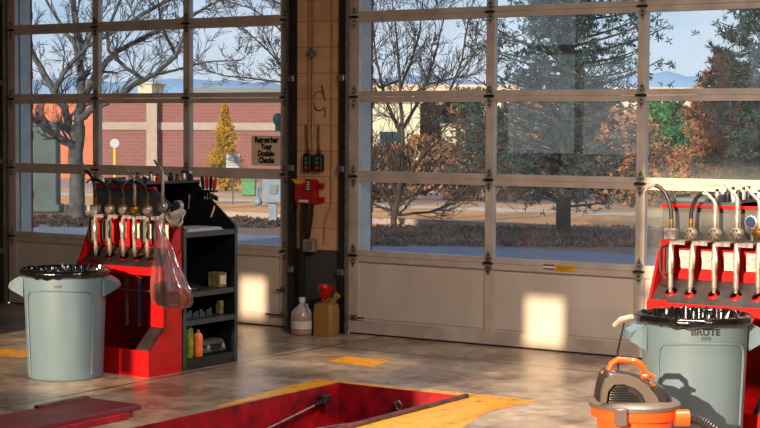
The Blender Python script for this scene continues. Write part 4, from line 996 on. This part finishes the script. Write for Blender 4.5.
def clump(mb, c, r, rnd, nb=9, w=.18):
    """a tuft of needles: narrow blades fanning out of one point"""
    for k in range(nb):
        d = Vector((rnd.gauss(0, 1), rnd.gauss(0, 1), rnd.gauss(0.2, 1))).normalized(); s_ = d.orthogonal().normalized() * r * w
        s_ = Matrix.Rotation(rnd.uniform(0, 6.28), 3, d) @ s_; e = c + d * r * rnd.uniform(.7, 1.2); m_ = c + d * r * .5
        mb.add([c, m_ + s_, e, m_ - s_], [(0, 1, 2, 3)])
def pine(name, label, px, py, depth, H, R, n, rnd, leaf, bark, z0=.5, tr=.1, blob=.13, gap=.0, gapseed=0, shape=1.0):
    a = at(px, py, depth); t = thing(name, label, 'tree', (a.x, a.y, gz(a.y)))
    mb = MB(); mb.tube([(0, 0, -.05), (.02, 0, H * .3), (-.03, .02, H * .65), (0, 0, H)], [tr, tr * .8, tr * .5, .015], 8); mb.build('trunk', M[bark], t, 60)
    bb = MB(); fb = MB()
    nb = int(n / 22)
    for i in range(nb):
        z = z0 + (H - z0) * (i / nb) ** .95; a_ = i * 2.399 + rnd.uniform(-.3, .3); L = R * (1 - ((z - z0) / (H - z0 + .01)) ** (1.6 if shape == 1 else 1.0) * (.85 if shape == 1 else .97)) * rnd.uniform(.75, 1.12)
        if gap and noise.noise(Vector((z * 1.5, a_ * .6, gapseed))) > gap: L *= .5
        d = Vector((math.cos(a_), math.sin(a_), rnd.uniform(.05, .3))); p0 = Vector((0, 0, z)); pts = [p0 + d * L * k / 5 + Vector((0, 0, -.12 * L * (k / 5) ** 2 + .2 * L * (k / 5) ** 3)) for k in range(6)]
        bb.tube(pts, [tr * .25 * (1 - .14 * k) for k in range(6)], 4)
        for j in range(22):
            k = rnd.uniform(1.2, 5); i0 = int(min(4, k)); p = pts[i0].lerp(pts[i0 + 1], k - i0)
            c = p + Vector((rnd.gauss(0, 1), rnd.gauss(0, 1), rnd.gauss(0.1, .7))) * L * .13
            clump(fb, c, blob * rnd.uniform(.6, 1.2), rnd, 12, .11)
    bb.build('branches', M[bark], t, 60); fb.build('foliage', M[leaf], t, 0)
    return t
pine('pine_tree', 'large dark pine filling the middle panes of the right door', 563, 236, 25, 7.5, 1.7, 6200, rnd, 'pine_dark', 'bark_dark', .4, .12, .10, .05, 3)
pine('pine_tree', 'dark pine at the right edge of the right door', 775, 236, 27, 7, 1.2, 3200, rnd, 'pine_dark', 'bark_dark', .3, .12, .14)
pine('conifer', 'russet brown conifer between the two dark pines', 722, 214, 33, 3.2, 1.3, 2600, rnd, 'rustleaf', 'bark_dark', .2, .08, .11, .1, 5)
pine('conifer', 'golden cone shaped conifer in front of the plum brick wall', 225, 176, 46, 2.35, .66, 1900, rnd, 'goldneedle', 'bark', .0, .06, .09, shape=2)
def bush(name, label, px, py, depth, rx, h, n, leaf, rnd, size=.1):
    a = at(px, py, depth); t = thing(name, label, 'bush', (a.x, a.y, gz(a.y)))
    mb = MB(); fb = MB()
    for i in range(14):
        an = rnd.uniform(0, 6.28); e = Vector((math.cos(an) * rx * rnd.uniform(.3, .9), math.sin(an) * rx * .6, h * rnd.uniform(.5, 1))); mb.tube([(0, 0, 0), tuple(e * .5 + Vector((0, 0, .1 * h))), tuple(e)], [.03, .018, .006], 4)
    mb.build('stems', M['twig'], t, 60)
    for i in range(n):
        an = rnd.uniform(0, 6.28); rr_ = math.sqrt(rnd.random()); z = rnd.random() ** .8
        k = math.sqrt(max(0, 1 - (z * 1.0 - .3) ** 2 / .55)) if z > .3 else 1
        c = Vector((math.cos(an) * rr_ * rx * k, math.sin(an) * rr_ * rx * .7 * k, z * h)); c += Vector((noise.noise(c * 2) * .2, 0, noise.noise(c * 2 + Vector((5, 5, 5))) * .3))
        clump(fb, c, size * rnd.uniform(.5, 1.2), rnd, 5, .3)
    fb.build('foliage', M[leaf], t, 0)
for i, (px, py, dp, rx, h, leaf, lab) in enumerate((
        (372, 190, 38, 1.2, 1.2, 'brushleaf', 'brown leafy bush at the far left behind the right door'),
        (425, 188, 44, 1.5, 1.5, 'rustleaf', 'orange brown bush behind the bare right hand tree'),
        (476, 190, 40, 1.2, 1.9, 'brushleaf', 'brown bush left of the large dark pine'),
        (520, 190, 42, 1.4, 1.6, 'rustleaf', 'orange bush low behind the left side of the large pine'),
        (570, 188, 44, 1.6, 2.0, 'brushleaf', 'brown bush directly behind the large pine trunk'),
        (622, 190, 40, 1.3, 2.2, 'rustleaf', 'tall orange bush right of the large pine'),
        (668, 186, 50, 1.5, 2.0, 'hedge', 'green bush seen through the right hand panes'),
        (664, 200, 38, 1.1, 1.2, 'rustleaf', 'low orange bush in front of the green bush'),
        (745, 198, 38, 1.5, 1.6, 'brushleaf', 'brown bush at the right edge below the dark pine'))):
    bush('bush', lab, px, py, dp, rx, h, 1500, leaf, rnd)
for i, (px, h, leaf, lab) in enumerate(((432, 4.2, 'brushleaf', 'distant dull tree right of the pale cream building'), (468, 4.6, 'pine', 'distant green tree left of the large pine, before the warehouse'), (530, 4.5, 'brushleaf', 'distant brown tree seen through the left half of the large pine'),
        (596, 4.6, 'pine', 'distant green tree seen through the right half of the large pine'), (662, 4.0, 'hedge', 'distant bright green tree between the large pine and the russet conifer'), (716, 4.3, 'rustleaf', 'distant orange tree behind the russet conifer'), (768, 4.6, 'brushleaf', 'distant brown tree at the far right edge'))):
    bush('distant_tree', lab, px, 140, 100, 2.6, h, 1100, leaf, rnd, .3)
# low brush and dead grass along the mulch strip
mb = MB()
for i in range(5200):
    px = rnd.uniform(345, 770); dp = rnd.uniform(22.3, 26.2); p = at(px, 200, dp); p.z = 0; clump(mb, p, .09 * rnd.uniform(.4, 1.3), rnd, 4, .2)
tag(mb.build('dead_grass', M['brushleaf'], smooth=0), 'strip of dead grass and low brush outside the right door', 'grass', kind='stuff')
mb = MB()
for i in range(1500):
    px = rnd.uniform(30, 300); dp = rnd.uniform(26, 29); p = at(px, 200, dp); p.z = 0; clump(mb, p, .06 * rnd.uniform(.4, 1.3), rnd, 4, .3)
tag(mb.build('dead_grass', M['bark_dark'], smooth=0), 'ragged mulch and dead leaves outside the left door', 'mulch', kind='stuff')

# ------------------------------------------------------------------ sky and sun
Wd = bpy.data.worlds.new('world'); SC.world = Wd; Wd.use_nodes = True; nt = Wd.node_tree; bg = nt.nodes['Background']
tc = N(nt, 'ShaderNodeTexCoord'); sx = N(nt, 'ShaderNodeSeparateXYZ'); nt.links.new(tc.outputs['Generated'], sx.inputs[0])
cr = N(nt, 'ShaderNodeValToRGB'); e = cr.color_ramp.elements; e[0].position = 0; e[0].color = lin((220, 214, 210)); e[1].position = 1; e[1].color = lin((84, 118, 172))
x = e.new(.05); x.color = lin((190, 203, 218)); x = e.new(.14); x.color = lin((156, 190, 216)); x = e.new(.4); x.color = lin((110, 150, 205))
nt.links.new(sx.outputs['Z'], cr.inputs[0])
mp = N(nt, 'ShaderNodeMapping'); mp.inputs['Scale'].default_value = (4, 4, 16); nt.links.new(tc.outputs['Generated'], mp.inputs[0])
nz = N(nt, 'ShaderNodeTexNoise'); nz.inputs['Scale'].default_value = 1.4; nz.inputs['Detail'].default_value = 7; nt.links.new(mp.outputs[0], nz.inputs['Vector'])
c2 = N(nt, 'ShaderNodeValToRGB'); c2.color_ramp.elements[0].position = .38; c2.color_ramp.elements[0].color = (0, 0, 0, 1); c2.color_ramp.elements[1].position = .68; nt.links.new(nz.outputs['Fac'], c2.inputs[0])
mx = N(nt, 'ShaderNodeMix', data_type='RGBA'); nt.links.new(c2.outputs[0], mx.inputs['Factor']); nt.links.new(cr.outputs[0], mx.inputs['A']); mx.inputs['B'].default_value = lin((226, 222, 226))
nt.links.new(mx.outputs['Result'], bg.inputs['Color']); bg.inputs['Strength'].default_value = 1.5
s = bpy.data.lights.new('sun', 'SUN'); s.energy = 9; s.angle = math.radians(.53); s.color = (1, .78, .52)
so = bpy.data.objects.new('sun', s); COL.objects.link(so); d = Vector((-TX, 1, -TZ)); so.rotation_euler = d.to_track_quat('-Z', 'Y').to_euler()

SC.view_settings.view_transform = 'Standard'; SC.view_settings.look = 'None'; SC.view_settings.exposure = 0; SC.view_settings.gamma = 1
SC.cycles.use_denoising = True; SC.cycles.max_bounces = 10; SC.cycles.transparent_max_bounces = 24; SC.cycles.caustics_reflective = False; SC.cycles.caustics_refractive = False
SC.cycles.sample_clamp_indirect = 6
